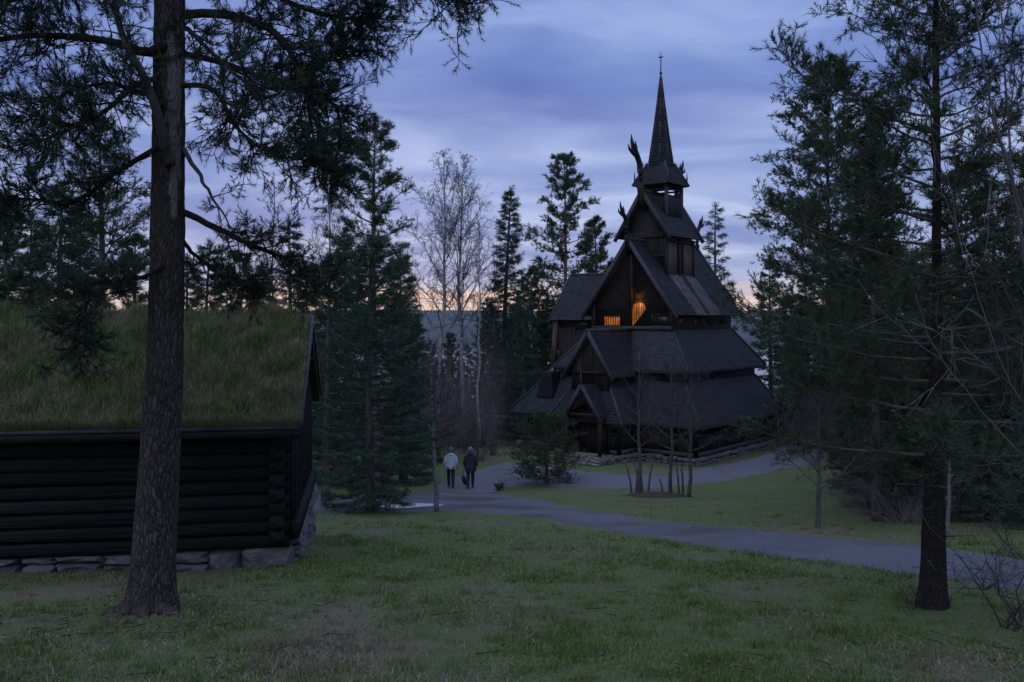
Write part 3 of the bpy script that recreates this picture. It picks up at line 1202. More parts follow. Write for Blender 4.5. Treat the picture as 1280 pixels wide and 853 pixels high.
# --- belfry turret and spire --------------------------------------------------
TH_ = .80
belfry = MB()
for s in (1, -1):
    belfry.box(L(s * TH_, 0, 5.95), (.06, 2 * TH_, 1.22), 0, .3)
    belfry.box(L(0, s * TH_, 5.95), (2 * TH_, .06, 1.22), 0, .4)
for z, h in ((6.97, .10), (7.16, .12)):
    for s in (1, -1):
        belfry.box(L(s * (TH_ + .01), 0, z), (.07, 2 * TH_, h), 0, .5)
        belfry.box(L(0, s * (TH_ + .01), z), (2 * TH_ - .08, .07, h), 0, .5)
bel = belfry.build('belfry', M['tarwood'], church)
for a in (-1, 1):
    for b in (-1, 1):
        p_ = MB()
        p_.box(L(a * TH_, b * TH_, 6.15), (.16, .16, 2.25), 0, .6)
        p_.build('belfry_post', M['board'], bel)
bb_ = MB()
for s in (1, -1):
    for i in range(9):
        c = -TH_ + .09 + i * (2 * TH_ - .18) / 8
        bb_.box(L(-TH_ - .04, c, 5.95), (.03, .15, 1.2), 0, random.random())
        bb_.box(L(c, TH_ + .04, 5.95), (.15, .03, 1.2), 0, random.random())
    break
bb_.build('belfry_boards', M['planks'], bel, kind='stuff')
EV, ZE, ZT, TR = 1.10, 7.22, 8.42, .60
tr_pl = []
cor = [(-EV, -EV), (-EV, EV), (EV, EV), (EV, -EV)]
top_ = [(-TR, -TR), (-TR, TR), (TR, TR), (TR, -TR)]
for i in range(4):
    a, b = cor[i], cor[(i + 1) % 4]
    c, d = top_[(i + 1) % 4], top_[i]
    tr_pl.append([(a[0], a[1], ZE), (b[0], b[1], ZE), (c[0] * .9, c[1] * .9, ZT), (d[0] * .9, d[1] * .9, ZT)])
tur = roof('turret_roof', tr_pl, .06, .15, .12)
for i in range(4):
    a, d = cor[i], top_[i]
    bar('hip_board', tur, (a[0] * 1.02, a[1] * 1.02, ZE + .02), (d[0] * .9, d[1] * .9, ZT + .06), .09, .07)
    fb = MB()
    # carved finial standing on the eaves corner
    fb.tube([L(a[0] * .93, a[1] * .93, ZE + .15), L(a[0] * .93, a[1] * .93, ZE + .4), L(a[0] * .93, a[1] * .93, ZE + .8)], [.045, .05, .008], 6)
    fb.build('finial', M['board'], tur)
# octagonal spire
oct_r, z0, z1 = .70, 8.30, 13.15
spm = MB()
spm.lathe([(oct_r, 0), (oct_r * .74, 1.2), (oct_r * .5, 2.4), (oct_r * .26, 3.7), (.05, z1 - z0)], 8, L(0, 0, z0), R(22.5), .4)
spire = spm.build('spire', M['tarwood'], church)
sps = MB()
for i in range(8):
    a0, a1 = R(22.5 + 45 * i), R(22.5 + 45 * (i + 1))
    pr = [(oct_r, 0), (oct_r * .74, 1.2), (oct_r * .5, 2.4), (oct_r * .26, 3.7), (.05, z1 - z0)]
    for (ra, za), (rb, zb_) in zip(pr, pr[1:]):
        q = [Vector((ra * math.cos(a0), ra * math.sin(a0), za)), Vector((ra * math.cos(a1), ra * math.sin(a1), za)), Vector((rb * math.cos(a1), rb * math.sin(a1), zb_)), Vector((rb * math.cos(a0), rb * math.sin(a0), zb_))]
        o_ = L(0, 0, z0)
        shingle_plane(sps, [p + o_ for p in q], .16, .10, lift=.018)
    b = MB()
    for (ra, za), (rb, zb_) in zip(pr, pr[1:]):
        b.beam(o_ + Vector((ra * math.cos(a0), ra * math.sin(a0), za)), o_ + Vector((rb * math.cos(a0), rb * math.sin(a0), zb_)), .045, .045)
    b.build('edge_board', M['board'], spire)
sps.build('shingles', M['shingle'], spire, kind='stuff')
mast = MB()
mast.tube([L(0, 0, 13.0), L(0, 0, 13.6), L(0, 0, 14.55)], [.05, .035, .015], 6)
mast.lathe([(.0, -.09), (.08, -.04), (.08, .04), (0, .09)], 8, L(0, 0, 13.35))
for a in (0, 90):
    c, s = math.cos(R(a)) * .14, math.sin(R(a)) * .14
    mast.beam(L(c, s, 14.22), L(-c, -s, 14.22), .04, .04)
mast.lathe([(.0, -.06), (.05, 0), (0, .06)], 6, L(0, 0, 14.0))
mast.build('weather_cross', M['board'], spire)


# --- dragon heads ---------------------------------------------------------------
def dragon(u0, z0, sgn, k, name='dragon_head'):
    b = MB()

    def P(du, dz, v=0.0):
        return L(u0 + sgn * du * k, v * k, z0 + dz * k)
    neck = [(-.25, -.55), (.02, -.15), (.10, .25), (.09, .65), (.16, 1.0), (.34, 1.26), (.50, 1.36)]
    nn = []
    for i in range(len(neck) - 1):
        for t in (0, .5):
            a, c = neck[i], neck[i + 1]
            nn.append((a[0] + (c[0] - a[0]) * t, a[1] + (c[1] - a[1]) * t))
    nn.append(neck[-1])
    rr = np.interp(np.linspace(0, 1, len(nn)), [0, .3, .7, 1], [.15, .14, .10, .12]) * k
    b.tube([P(*p) for p in nn], rr, 7)
    b.tube([P(.44, 1.34), P(.58, 1.54), P(.68, 1.72), P(.70, 1.95)], np.array([.13, .095, .06, .015]) * k, 6)     # upper jaw
    b.tube([P(.46, 1.28), P(.68, 1.34), P(.84, 1.42), P(.90, 1.58)], np.array([.10, .07, .05, .012]) * k, 6)     # lower jaw
    b.tube([P(.40, 1.38), P(.38, 1.55), P(.47, 1.78)], np.array([.07, .05, .008]) * k, 5)                        # crest
    for p in nn[4:-3:3]:
        b.tube([P(p[0] - .08, p[1]), P(p[0] - .2, p[1] + .12), P(p[0] - .23, p[1] + .24)], np.array([.045, .03, .006]) * k, 4)
    return b.build(name, M['tarwood'], church, smooth=True)


dragon(NU0, NR - .05, -1, 1.0)
dragon(NU1, NR - .05, 1, 1.05)
dragon(LU0, LR, -1, 1.45)
dragon(LU1, LR, 1, 1.15)

# --- cross wing on the left ---------------------------------------------------------
WE, WR = 0.0, 2.58
wing = roof('wing_roof', [[(-1.72, -6.2, WE), (-1.72, -2.2, WE), (.3, -1.2, WR), (.3, -6.2, WR)],
                          [(2.3, -2.2, WE), (2.3, -6.2, WE), (.3, -6.2, WR), (.3, -1.2, WR)]])
bar('ridge_board', wing, (.3, -6.22, WR + .05), (.3, -1.2, WR + .05), .1, .16, 'board')
bar('verge_board', wing, (-1.82, -6.23, WE - .16), (.3, -6.23, WR - .02), .08, .2, 'board')
bar('verge_board', wing, (2.4, -6.23, WE - .16), (.3, -6.23, WR - .02), .08, .2, 'board')
ww = MB()
ww.prism([L(-1.35, -5.9, -4.4), L(1.95, -5.9, -4.4), L(1.95, -5.9, .3), L(.3, -5.9, WR - .15), L(-1.35, -5.9, .3)], Vector((0, -.1, 0)), .3)
ww.box(L(-1.3, -4.1, -2.05), (.1, 3.5, 4.7), 0, .3)
ww.box(L(1.9, -4.1, -2.05), (.1, 3.5, 4.7), 0, .3)
wing_wall = ww.build('wing_wall', M['tarwood'], church)
wp = MB()
wall_planks(wp, (-1.38, -5.85), (-1.38, -2.4), -4.0, -.45, .16)
wp.build('wall_boards', M['planks'], wing_wall, kind='stuff')
bar('corner_post', wing_wall, (-1.42, -5.98, -.1), (-1.50, -6.12, -2.6), .26, .26, 'redwood', (0, 1, 0))
wn_ = window(-1.42, -4.75, -3.75, -.42, -.08, 'glass', 4)

# --- second tier -------------------------------------------------------------------
T2E, T2T = -2.45, -.50
tier2 = roof('tier_roof', [[(-4.8, 4.2, T2E), (3.9, 4.2, T2E), (3.6, 2.35, T2T), (-2.9, 2.35, T2T)],
                           [(-4.8, -3.65, T2E), (-4.8, 4.2, T2E), (-2.9, 2.35, T2T), (-2.9, -2.35, T2T)],
                           [(3.9, -3.65, T2E), (-4.8, -3.65, T2E), (-2.9, -2.35, T2T), (3.6, -2.35, T2T)],
                           [(3.9, 4.2, T2E), (3.9, -3.65, T2E), (3.6, -2.35, T2T), (3.6, 2.35, T2T)]])
bar('hip_board', tier2, (-4.86, 4.26, T2E + .0), (-2.9, 2.35, T2T + .04), .11, .06)
bar('hip_board', tier2, (-4.86, -3.7, T2E + .0), (-2.9, -2.35, T2T + .04), .11, .06)
bar('verge_board', tier2, (3.95, 4.26, T2E - .02), (3.62, 2.35, T2T + .02), .09, .14, 'tarwood')
for a, b in (((-4.84, 4.2), (3.9, 4.24)), ((-4.84, -3.65), (-4.84, 4.2))):
    bar('eave_board', tier2, (*a, T2E - .08), (*b, T2E - .08), .05, .12, 'tarwood')
solid('tier_wall', -4.35, 3.55, -3.3, 3.78, -3.35, -2.3)
gab = roof('gable_roof', [[(-7.0, 1.38, -2.74), (-3.0, 1.38, -2.74), (-2.9, 0, -.56), (-7.0, 0, -.56)],
                          [(-3.0, -1.38, -2.74), (-7.0, -1.38, -2.74), (-7.0, 0, -.56), (-2.9, 0, -.56)]])
for s in (1, -1):
    bar('verge_board', gab, (-7.03, s * 1.45, -2.88), (-7.03, .02 * s, -.58), .09, .2)
bar('ridge_board', gab, (-7.1, 0, -.5), (-2.9, 0, -.5), .1, .15, 'board')
solid('gable_wall', -6.7, -4.3, -1.05, 1.05, -6.2, -2.4)
gw = MB()
gw.prism([L(-6.72, -1.1, -3.4), L(-6.72, 1.1, -3.4), L(-6.72, 1.1, -2.45), L(-6.72, 0, -.75), L(-6.72, -1.1, -2.45)], Vector((.08, 0, 0)), .3)
gwo = gw.build('vestibule_gable', M['tarwood'], church)
gp = MB()
wall_planks(gp, (-6.76, -1.08), (-6.76, 1.08), -3.4, lambda t: -.78 - abs(t - 1.08) * 1.55, .15)
gp.build('gable_boards', M['planks'], gwo, kind='stuff')
bar('tie_beam', gwo, (-6.82, -1.15, -2.55), (-6.82, 1.15, -2.55), .1, .14, 'tarwood')

# --- lowest tier: roof over the gallery round the church ---------------------------------
G0, GT = -4.85, -2.98
tier1 = roof('gallery_roof', [[(-6.06, 5.5, G0), (3.5, 5.5, G0), (3.4, 3.8, GT), (-4.45, 3.8, GT)],
                              [(-6.06, -5.7, G0), (-6.06, 5.5, G0), (-4.45, 3.8, GT), (-4.45, -4.3, GT)],
                              [(3.5, -5.7, G0), (-6.06, -5.7, G0), (-4.45, -4.3, GT), (3.4, -4.3, GT)],
                              [(3.5, 5.5, G0), (3.5, -5.7, G0), (3.4, -4.3, GT), (3.4, 3.8, GT)]])
bar('hip_board', tier1, (-6.14, 5.58, G0), (-4.45, 3.8, GT + .04), .13, .07)
bar('hip_board', tier1, (-6.14, -5.78, G0), (-4.45, -4.3, GT + .04), .11, .06)
bar('verge_board', tier1, (3.55, 5.56, G0 - .02), (3.42, 3.8, GT + .02), .09, .14, 'tarwood')
for a, b in (((-6.1, 5.54), (3.5, 5.54)), ((-6.1, -5.7), (-6.1, 5.5))):
    bar('eave_board', tier1, (*a, G0 - .08), (*b, G0 - .08), .05, .12, 'tarwood')
VE, VT = -4.83, -3.28
vest = roof('vestibule_roof', [[(-7.6, -1.9, VE), (-7.6, 2.33, VE), (-6.65, 1.1, VT), (-6.65, -1.1, VT)],
                               [(-7.6, 2.33, VE), (-5.7, 2.33, VE), (-4.6, 1.1, VT), (-6.65, 1.1, VT)],
                               [(-5.7, -1.9, VE), (-7.6, -1.9, VE), (-6.65, -1.1, VT), (-4.6, -1.1, VT)]])
bar('hip_board', vest, (-7.66, 2.4, VE), (-6.65, 1.1, VT + .04), .11, .06)
bar('hip_board', vest, (-7.66, -1.97, VE), (-6.65, -1.1, VT + .04), .11, .06)
port = roof('porch_roof', [[(-8.05, 1.42, -4.62), (-6.5, 1.42, -4.62), (-6.5, .4, -3.06), (-8.05, .4, -3.06)],
                           [(-6.5, -.62, -4.62), (-8.05, -.62, -4.62), (-8.05, .4, -3.06), (-6.5, .4, -3.06)]])
for s in (1, -1):
    bar('verge_board', port, (-8.08, .4 + s * 1.1, -4.75), (-8.08, .4 + .02 * s, -3.08), .08, .17)
fin = MB()
fin.tube([L(-8.05, .4, -3.15), L(-8.08, .4, -2.75), L(-8.1, .4, -2.3)], [.06, .05, .015], 6)
fin.build('finial', M['board'], port)
# small curved roof turret at the left end of the gallery roof
tt = MB()
prof = [(.66, -4.0), (.58, -3.72), (.50, -3.35), (.44, -3.0), (.42, -2.80), (.46, -2.76), (.0, -2.62)]
tt.lathe([(r * 1.1, z - ZC) for r, z in prof], 4, (-4.95, 3.75, 0), R(45), .4)
rt = tt.build('roof_turret', M['tarwood'], church)
tts = MB()
for (ra, za), (rb, zb_) in zip(prof[:4], prof[1:5]):
    for i in range(4):
        a0, a1 = R(45 + 90 * i), R(135 + 90 * i)
        q = [Vector((-4.95 + 1.12 * r * math.cos(a), 3.75 + 1.12 * r * math.sin(a), z - ZC)) for r, z, a in ((ra, za, a0), (ra, za, a1), (rb, zb_, a1), (rb, zb_, a0))]
        shingle_plane(tts, q, .16, .12)
tts.build('shingles', M['shingle'], rt, kind='stuff')

# --- gallery walls --------------------------------------------------------------------
inner = solid('inner_wall', -4.3, 3.3, -3.9, 3.7, -6.6, -2.9)
WZ0 = -6.30


def gallery(p, q, z_sill=WZ0, z_mid=-5.42, z_top=-4.72, post=.42):
    sill = MB()
    d = (Vector(q) - Vector(p))
    ln = d.length
    d.normalize()
    sill.beam(L(*p, z_sill + .1), L(*q, z_sill + .1), .22, .2)
    o = sill.build('gallery_wall', M['board'], church)
    m = MB()
    wall_planks(m, p, q, z_sill + .2, z_mid, .17)
    m.build('wall_boards', M['planks'], o, kind='stuff')
    for zr, hr in ((z_mid + .06, .12), (z_top - .05, .14)):
        r = MB()
        r.beam(L(*p, zr), L(*q, zr), hr, hr)
        r.build('rail', M['tarwood'], o)
    k = int(ln / post)
    a = MB()
    for i in range(1, k):
        c = Vector(p) + d * (ln * i / k)
        a.tube([L(c.x, c.y, z_mid + .1), L(c.x, c.y, z_mid + .3), L(c.x, c.y, z_top - .1)], [.045, .055, .045], 6)
    if a.n:
        a.build('arcade_posts', M['tarwood'], o, kind='stuff')
    for e in (p, q):
        c = MB()
        c.tube([L(e[0], e[1], z_sill), L(e[0], e[1], z_top + .02)], [.13, .12], 10)
        c.build('corner_post', M['tarwood'], o, smooth=True)
    return o


gallery((-5.62, 5.05), (3.3, 5.05))
gallery((-5.62, 1.9), (-5.62, 5.05))
gallery((-7.15, 1.9), (-5.62, 1.9))
gallery((-7.15, 1.4), (-7.15, 1.9))
gallery((-5.62, -5.2), (-5.62, -1.5), z_mid=-5.6, post=.62)
gallery((3.3, -5.2), (-5.62, -5.2), z_mid=-5.6, post=.62)
gallery((-7.15, -1.5), (-5.62, -1.5))
gallery((-7.15, -1.5), (-7.15, -.6))
solid('floor', -7.1, 3.3, -1.5, 1.9, -6.5, -6.24)
solid('floor', -5.6, 3.3, -5.2, 5.0, -6.52, -6.26)
# porch: posts, carved frame and door
pr_ = MB()
pr_.beam(L(-7.9, -.66, -4.46), L(-7.9, 1.46, -4.46), .14, .14)
porch = pr_.build('porch_frame', M['planks'], church)
for v_ in (-.55, 1.35):
    pr_ = MB()
    pr_.tube([L(-7.9, v_, -6.3), L(-7.9, v_, -5.4), L(-7.9, v_, -4.53)], [.11, .09, .12], 10)
    pr_.build('porch_post', M['planks'], porch, smooth=True)
pf = MB()
for s in (1, -1):
    for i in range(7):
        a = .4 + s * (i * .14 + .07)
        zt = -3.2 - abs(a - .4) * 1.5
        zb2 = -4.35 - (.0 if abs(a - .4) > .55 else -.35 * math.cos((a - .4) / .55 * math.pi / 2))
        if zt - zb2 > .05:
            pf.box(L(-7.88, a, (zt + zb2) / 2), (.05, .13, zt - zb2), 0, random.random())
pf.build('porch_gable_boards', M['planks'], porch, kind='stuff')
dr = MB()
dr.box(L(-7.1, .4, -5.4), (.07, 1.5, 1.75), 0, .4)
door = dr.build('door', M['redwood'], church)
dl = MB()
for i in range(5):
    dl.box(L(-7.15, -.2 + i * .3, -5.45), (.04, .27, 1.6), 0, random.random())
dl.build('door_boards', M['planks'], door, kind='stuff')

# --- foundation stones and steps --------------------------------------------------------
import bmesh


def stone_mesh(seed, mat, flat=1.0, name='stone'):
    bm = bmesh.new()
    bmesh.ops.create_icosphere(bm, subdivisions=2, radius=1.0)
    for v in bm.verts:
        c = v.co
        k = 1.0 / max(1e-3, (abs(c.x) ** 5 + abs(c.y) ** 5 + abs(c.z) ** 5) ** (1 / 5))
        v.co = c * k * (.5 + .13 * noise.noise(c * 1.3 + Vector((seed * 7.3, seed, 2))) + .05 * noise.noise(c * 3.1 + Vector((seed, 4, 2))))
        v.co.z *= flat
    me = bpy.data.meshes.new(name)
    bm.to_mesh(me)
    bm.free()
    me.materials.append(mat)
    return me


stones = [stone_mesh(i, M['stone']) for i in range(6)]
for st in stones:
    st.polygons.foreach_set('use_smooth', np.zeros(len(st.polygons), bool))


def stone_row(parent, P, Q, h, wmin, wmax, depth, seed, name='foundation_stone', frame=None, mats=stones, rz0=0.0):
    """Laid stones from P to Q (in the parent's frame), standing on z of P/Q, height h."""
    g = random.Random(seed)
    P, Q = Vector(P), Vector(Q)
    d = Q - P
    ln = d.length
    ang = math.atan2(d.y, d.x)
    t = 0.0
    while t < ln - .08:
        w = min(g.uniform(wmin, wmax), ln - t)
        c = P + d * ((t + w / 2) / ln)
        hh = h * g.uniform(.8, 1.15)
        o = link_mesh(name, g.choice(mats), parent, c + Vector((0, 0, hh / 2)))
        o.scale = (w * .99, depth * g.uniform(.9, 1.1), hh)
        o.rotation_euler = (0, 0, ang + (math.pi if g.random() < .5 else 0) + g.uniform(-.04, .04))
        t += w


def gl(u, v, dz=0.0):
    """Ground under a plan point, in the church frame."""
    w = church.matrix_basis @ Vector((u, -v, 0)) if False else Vector((8.06 + math.sin(TH) * u + math.cos(TH) * v, 48 + math.cos(TH) * u - math.sin(TH) * v, 0))
    return L(u, v, float(zg(w.x, w.y)) + dz)


for a, b, sd in (((-5.75, 5.15), (3.4, 5.15), 1), ((-5.75, 2.0), (-5.75, 5.15), 2), ((-7.3, 2.0), (-5.75, 2.0), 3), ((-7.3, 1.3), (-7.3, 2.05), 4), ((-7.3, -1.6), (-7.3, -.5), 5), ((-5.75, -5.3), (-5.75, -1.6), 6), ((3.3, -5.3), (-5.7, -5.3), 9)):
    ga, gb_ = gl(*a), gl(*b)
    zt = WZ0 - ZC
    h = max(.2, zt - (ga.z + gb_.z) / 2 + .06)
    A = Vector((a[0], -a[1], zt - h))
    B = Vector((b[0], -b[1], zt - h))
    stone_row(church, A, B, h * .52, .25, .6, .45, sd)
    stone_row(church, A + Vector((0, 0, h * .5)), B + Vector((0, 0, h * .5)), h * .46, .2, .55, .40, sd + 20)
stepm = [stone_mesh(20 + i, M['stone_warm'], name='step') for i in range(2)]
for i in range(4):
    gz = gl(-8.2, .4).z
    z = gz + (WZ0 - ZC - gz) * (1 - i / 4) - .06
    o = link_mesh('step', stepm[i % 2], church, Vector((-7.75 - i * .27, -.45, z)))
    o.scale = (.42, 2.1 + .12 * i, .2)
for i, (a, b) in enumerate((((-8.3, -.7), (-7.3, -1.0)), ((-8.4, 1.6), (-7.4, 1.75)))):
    stone_row(church, gl(*a, -.05), gl(*b, -.05), .42, .3, .5, .35, 40 + i, 'cheek_stone')
# ------------------------------------------------------------------ log storehouse with a sod roof
CA = R(9.5)
CO = Vector((-3.15, 12.45, 0))
cabin = empty('log_cabin', CO, CA)
tag(cabin, 'black log cabin with a grass sod roof on rough stone footings', 'cabin')
LX, LY = -7.6, 4.55        # wall length to the left, depth
ZB, ZTOP = -3.18, -1.47


def cw(x, y):
    return CO.x + math.cos(CA) * x - math.sin(CA) * y, CO.y + math.sin(CA) * x + math.cos(CA) * y


def czg(x, y):
    a, b = cw(np.asarray(x, float), np.asarray(y, float))
    return zg(a, b)


def log_mesh(ln, seed, name='log'):
    """A hewn log: squarish section with flattened sides, slight bends, bulges and checks."""
    b = MB()
    n, m = 46, 16
    V = []
    for i in range(n):
        x = ln * i / (n - 1)
        w = .012 * noise.noise((x * .5, seed * 3.1, 0))
        for j in range(m):
            a = 2 * math.pi * j / m
            c, s_ = math.cos(a), math.sin(a)
            k = .106 / (abs(c) ** 5.0 + abs(s_) ** 5.0) ** (1 / 5.0)
            k *= 1 + .045 * noise.noise((x * 1.1, c * 1.5 + seed, s_ * 1.5)) + .03 * noise.noise((x * 3.5, c * 2 + seed, s_ * 2))
            V.append((x, k * c, k * s_ + w))
    ix = np.arange(n * m).reshape(n, m)
    nx_ = np.roll(ix, -1, 1)
    b.add(V, [np.stack([ix[:-1], ix[1:], nx_[1:], nx_[:-1]], -1).reshape(-1, 4), np.array([ix[0]]), np.array([ix[-1][::-1]])], random.random())
    return b.mesh(name, M['log'], True)


NL = 9
dz = (ZTOP - ZB) / NL
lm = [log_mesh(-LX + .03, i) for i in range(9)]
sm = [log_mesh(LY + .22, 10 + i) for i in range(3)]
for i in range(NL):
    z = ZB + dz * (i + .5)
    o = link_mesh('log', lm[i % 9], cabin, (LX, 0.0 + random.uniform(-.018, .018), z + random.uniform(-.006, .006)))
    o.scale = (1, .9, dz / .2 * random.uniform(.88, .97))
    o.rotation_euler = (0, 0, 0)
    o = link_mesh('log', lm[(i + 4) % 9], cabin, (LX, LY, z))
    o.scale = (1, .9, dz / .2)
    # cross logs, half a course up, their ends standing out at the corner
    zc = z + dz * .5
    if i < NL - 1 or True:
        for xx in (-.13, LX + .25):
            o = link_mesh('cross_log', sm[i % 3], cabin, (xx, -.24 + random.uniform(-.02, .02), zc if i < NL - 1 else z + .03))
            o.scale = (1, .95, dz / .2 * .97)
            o.rotation_euler = (random.uniform(0, 6) * 0, 0, R(90))
    e = MB()
    e.lathe([(.0, 0), (.085, 0), (.1, .012)], 12, (0, 0, 0))
# boards over the gable end, each its own piece
pl = MB()
pl.box((0, 0, 0), (.035, .26, 1.0), 0, .5)
plank_me = pl.mesh('gable_plank', M['log'])
for i in range(16):
    y = .05 + (i + .5) * (LY - .1) / 16
    zt = -1.30 + (1.45) * (1 - abs(y - LY / 2) / (LY / 2))
    zb = ZB + .35
    o = link_mesh('gable_plank', plank_me, cabin, (.045 + (i % 2) * .02, y, (zt + zb) / 2))
    o.scale = (1, 1.06, zt - zb)
sb_ = MB()
sb_.beam((.10, -.1, ZB + .24), (.10, LY, ZB + .24), .12, .24)
sb_.build('sill_log', M['log'], cabin)
cb = MB()
cb.beam((LX - .2, LY / 2, -.1), (.2, LY / 2, -.1), .2, .2)
cb.build('ridge_log', M['log'], cabin)
fl = MB()
fl.box((LX / 2 - .1, LY / 2, ZB + .1), (-LX - .5, LY - .3, .12))
fl.build('floor', M['log'], cabin)

# footing stones ---------------------------------------------------------------
cst = [stone_mesh(40 + i, M['stone']) for i in range(6)]
g5 = g = random.Random(5)
t = 0.0
big = link_mesh('foundation_stone', cst[0], cabin, (-.26, .16, ZB - .20))
big.scale = (.66, .6, .50)
big['label'] = 'big squared corner stone'
x = -.62
while x > LX:
    w = g.uniform(.22, .60)
    gz = float(czg(x - w / 2, -.05)) - .05
    H = ZB - gz
    if g.random() < .5:
        hs = [H * g.uniform(.45, .65)]
        hs.append(H - hs[0])
    else:
        hs = [H]
    z = gz
    for h in hs:
        o = link_mesh('foundation_stone', g.choice(cst), cabin, (x - w / 2, .14 + g.uniform(-.05, .05), z + h / 2))
        o.scale = (w * 1.04, .5, h * 1.04)
        o.rotation_euler = (0, 0, g.choice((0, math.pi)) + g.uniform(-.06, .06))
        z += h
    x -= w
for row in range(3):
    y = .42 + row * .1
    while y < LY + .1:
        w = g.uniform(.3, .6)
        gz = float(czg(.1, y + w / 2)) - .08
        H = (ZB + .02 - gz) / 3
        o = link_mesh('foundation_stone', g.choice(cst), cabin, (-.10 + g.uniform(-.03, .03), y + w / 2, gz + H * (row + .5)))
        o.scale = (.48, w, H * 1.02)
        o.rotation_euler = (0, 0, g.uniform(-.05, .05))
        y += w

# roof ---------------------------------------------------------------------------
EY, EZ = -.46, -1.46        # eaves
RY, RZ = LY / 2, -.02        # ridge
OX = .20                    # overhang beyond the gable
rb = MB()
for s in (1, -1):
    ye, yr = (EY, RY) if s == 1 else (LY - EY, RY)
    rb.prism([(LX - OX, ye, EZ - .05), (OX, ye, EZ - .05), (OX, yr, RZ - .16), (LX - OX, yr, RZ - .16)], (0, 0, -.05), .4)
roof_o = rb.build('roof', M['log'], cabin)
eb = MB()
eb.beam((LX - OX, EY - .03, EZ + .0), (OX, EY - .03, EZ + .0), .05, .05)
eb.build('eave_board', M['board'], roof_o)
eb = MB()
eb.beam((LX - OX, EY - .01, EZ - .085), (OX + .02, EY - .01, EZ - .085), .10, .10)
eb.build('eave_log', M['log'], roof_o)
for s in (1, -1):
    ye, yr = (EY - .06, RY) if s == 1 else (LY - EY + .06, RY)
    vb = MB()
    vb.beam((OX + .02, ye, EZ + .03), (OX + .02, yr, RZ + .04), .035, .13, (0, 0, 1))
    vb.build('verge_board', M['board'], roof_o)
    vb = MB()
    vb.beam((OX - .05, ye, EZ - .11), (OX - .05, yr, RZ - .11), .08, .09, (0, 0, 1))
    vb.build('verge_log', M['log'], roof_o)


def turf_z(x, y):
    x = np.asarray(x, float)
    y = np.asarray(y, float)
    t = 1 - np.abs(y - RY) / (RY - EY)
    z = EZ + (RZ - EZ) * t
    edge = np.clip(t * 9, 0, 1)
    lump = np.array([noise.noise((a * 1.9, b * 1.9, 3.3)) + .7 * noise.noise((a * 4.5, b * 4.5, 7)) for a, b in zip(x.ravel(), y.ravel())]).reshape(x.shape)
    return z + .03 + edge * (.08 + .19 * lump)


gx = np.linspace(LX - OX, OX, 110)
gy = np.linspace(EY, LY - EY, 74)
GX, GY = np.meshgrid(gx, gy)
GZ = turf_z(GX, GY)
tm_ = MB()
ix = np.arange(GX.size).reshape(GX.shape)
tm_.add(np.stack([GX, GY, GZ], -1).reshape(-1, 3), [np.stack([ix[:-1, :-1], ix[:-1, 1:], ix[1:, 1:], ix[1:, :-1]], -1).reshape(-1, 4)], .5)
for rr in (ix[0], ix[-1], ix[:, 0], ix[:, -1]):
    k = len(rr)
    V = np.stack([GX.ravel()[rr], GY.ravel()[rr], GZ.ravel()[rr]], -1)
    V2 = V.copy()
    tt_ = 1 - np.abs(V[:, 1] - RY) / (RY - EY)
    V2[:, 2] = EZ + (RZ - EZ) * tt_ - .14
    q = np.arange(k - 1)
    tm_.add(np.concatenate([V, V2]), [np.stack([q, q + 1, k + q + 1, k + q], -1)], .5)
turf = tm_.build('turf', M['turf'], roof_o, smooth=True, kind='stuff')
M['roof_blade'] = blade_material('roof_grass', [(.060, .098, .028), (.095, .152, .044), (.145, .205, .062), (.20, .20, .09), (.32, .285, .19)], patch=(1.6, .47, .58, (.23, .195, .13), .8))


def roof_sampler(g, n):
    m = n // 45
    cx_ = g.uniform(LX - OX, OX, m)
    cy_ = g.uniform(EY, RY + .7, m)
    x = np.repeat(cx_, 45) + g.normal(0, .06, m * 45)
    y = np.repeat(cy_, 45) + g.normal(0, .06, m * 45)
    x = np.clip(x, LX - OX, OX - .01)
    y = np.clip(y, EY - .02, LY)
    return x, y


def roof_even(g, n):
    return g.uniform(LX - OX, OX - .02, n), g.uniform(EY - .02, RY + .8, n)


rbm = MB()
v, f, r = blades(60000, roof_sampler, .06, .17, .010, 21, .75, zfun=turf_z, wind=(.1, -.35))
rbm.add(v, f, r)
v, f, r = blades(50000, roof_even, .03, .09, .011, 22, 1.0, zfun=turf_z, wind=(0, -.3))
rbm.add(v, f, r * .9)


def big_tufts(g, n):
    m = n // 100
    x = np.repeat(g.uniform(LX - OX + .1, OX - .1, m), 100)
    y = np.repeat(EY + .15 + (RY + .4 - EY) * g.random(m) ** .8, 100)
    return np.clip(x + g.normal(0, .075, m * 100), LX - OX, OX - .01), np.clip(y + g.normal(0, .075, m * 100), EY, LY)


v, f, r = blades(46000, big_tufts, .10, .27, .012, 31, .95, zfun=turf_z, wind=(.25, -.35))
rbm.add(v, f, np.repeat(np.random.default_rng(8).random(len(r) // 100 + 1), 100)[:len(r)] * .55 + r * .35)
rbm.build('grass', M['roof_blade'], roof_o, kind='stuff')


# fringe hanging over the eaves
def eave_fringe(g, n):
    return g.uniform(LX - OX, OX, n), np.full(n, EY - .01) + g.uniform(-.01, .06, n)


def eave_clump(g, n):
    m = n // 40
    return np.clip(np.repeat(g.uniform(LX - OX, OX, m), 40) + g.normal(0, .04, m * 40), LX - OX, OX), np.full(m * 40, EY + .02) + g.uniform(-.02, .08, m * 40)


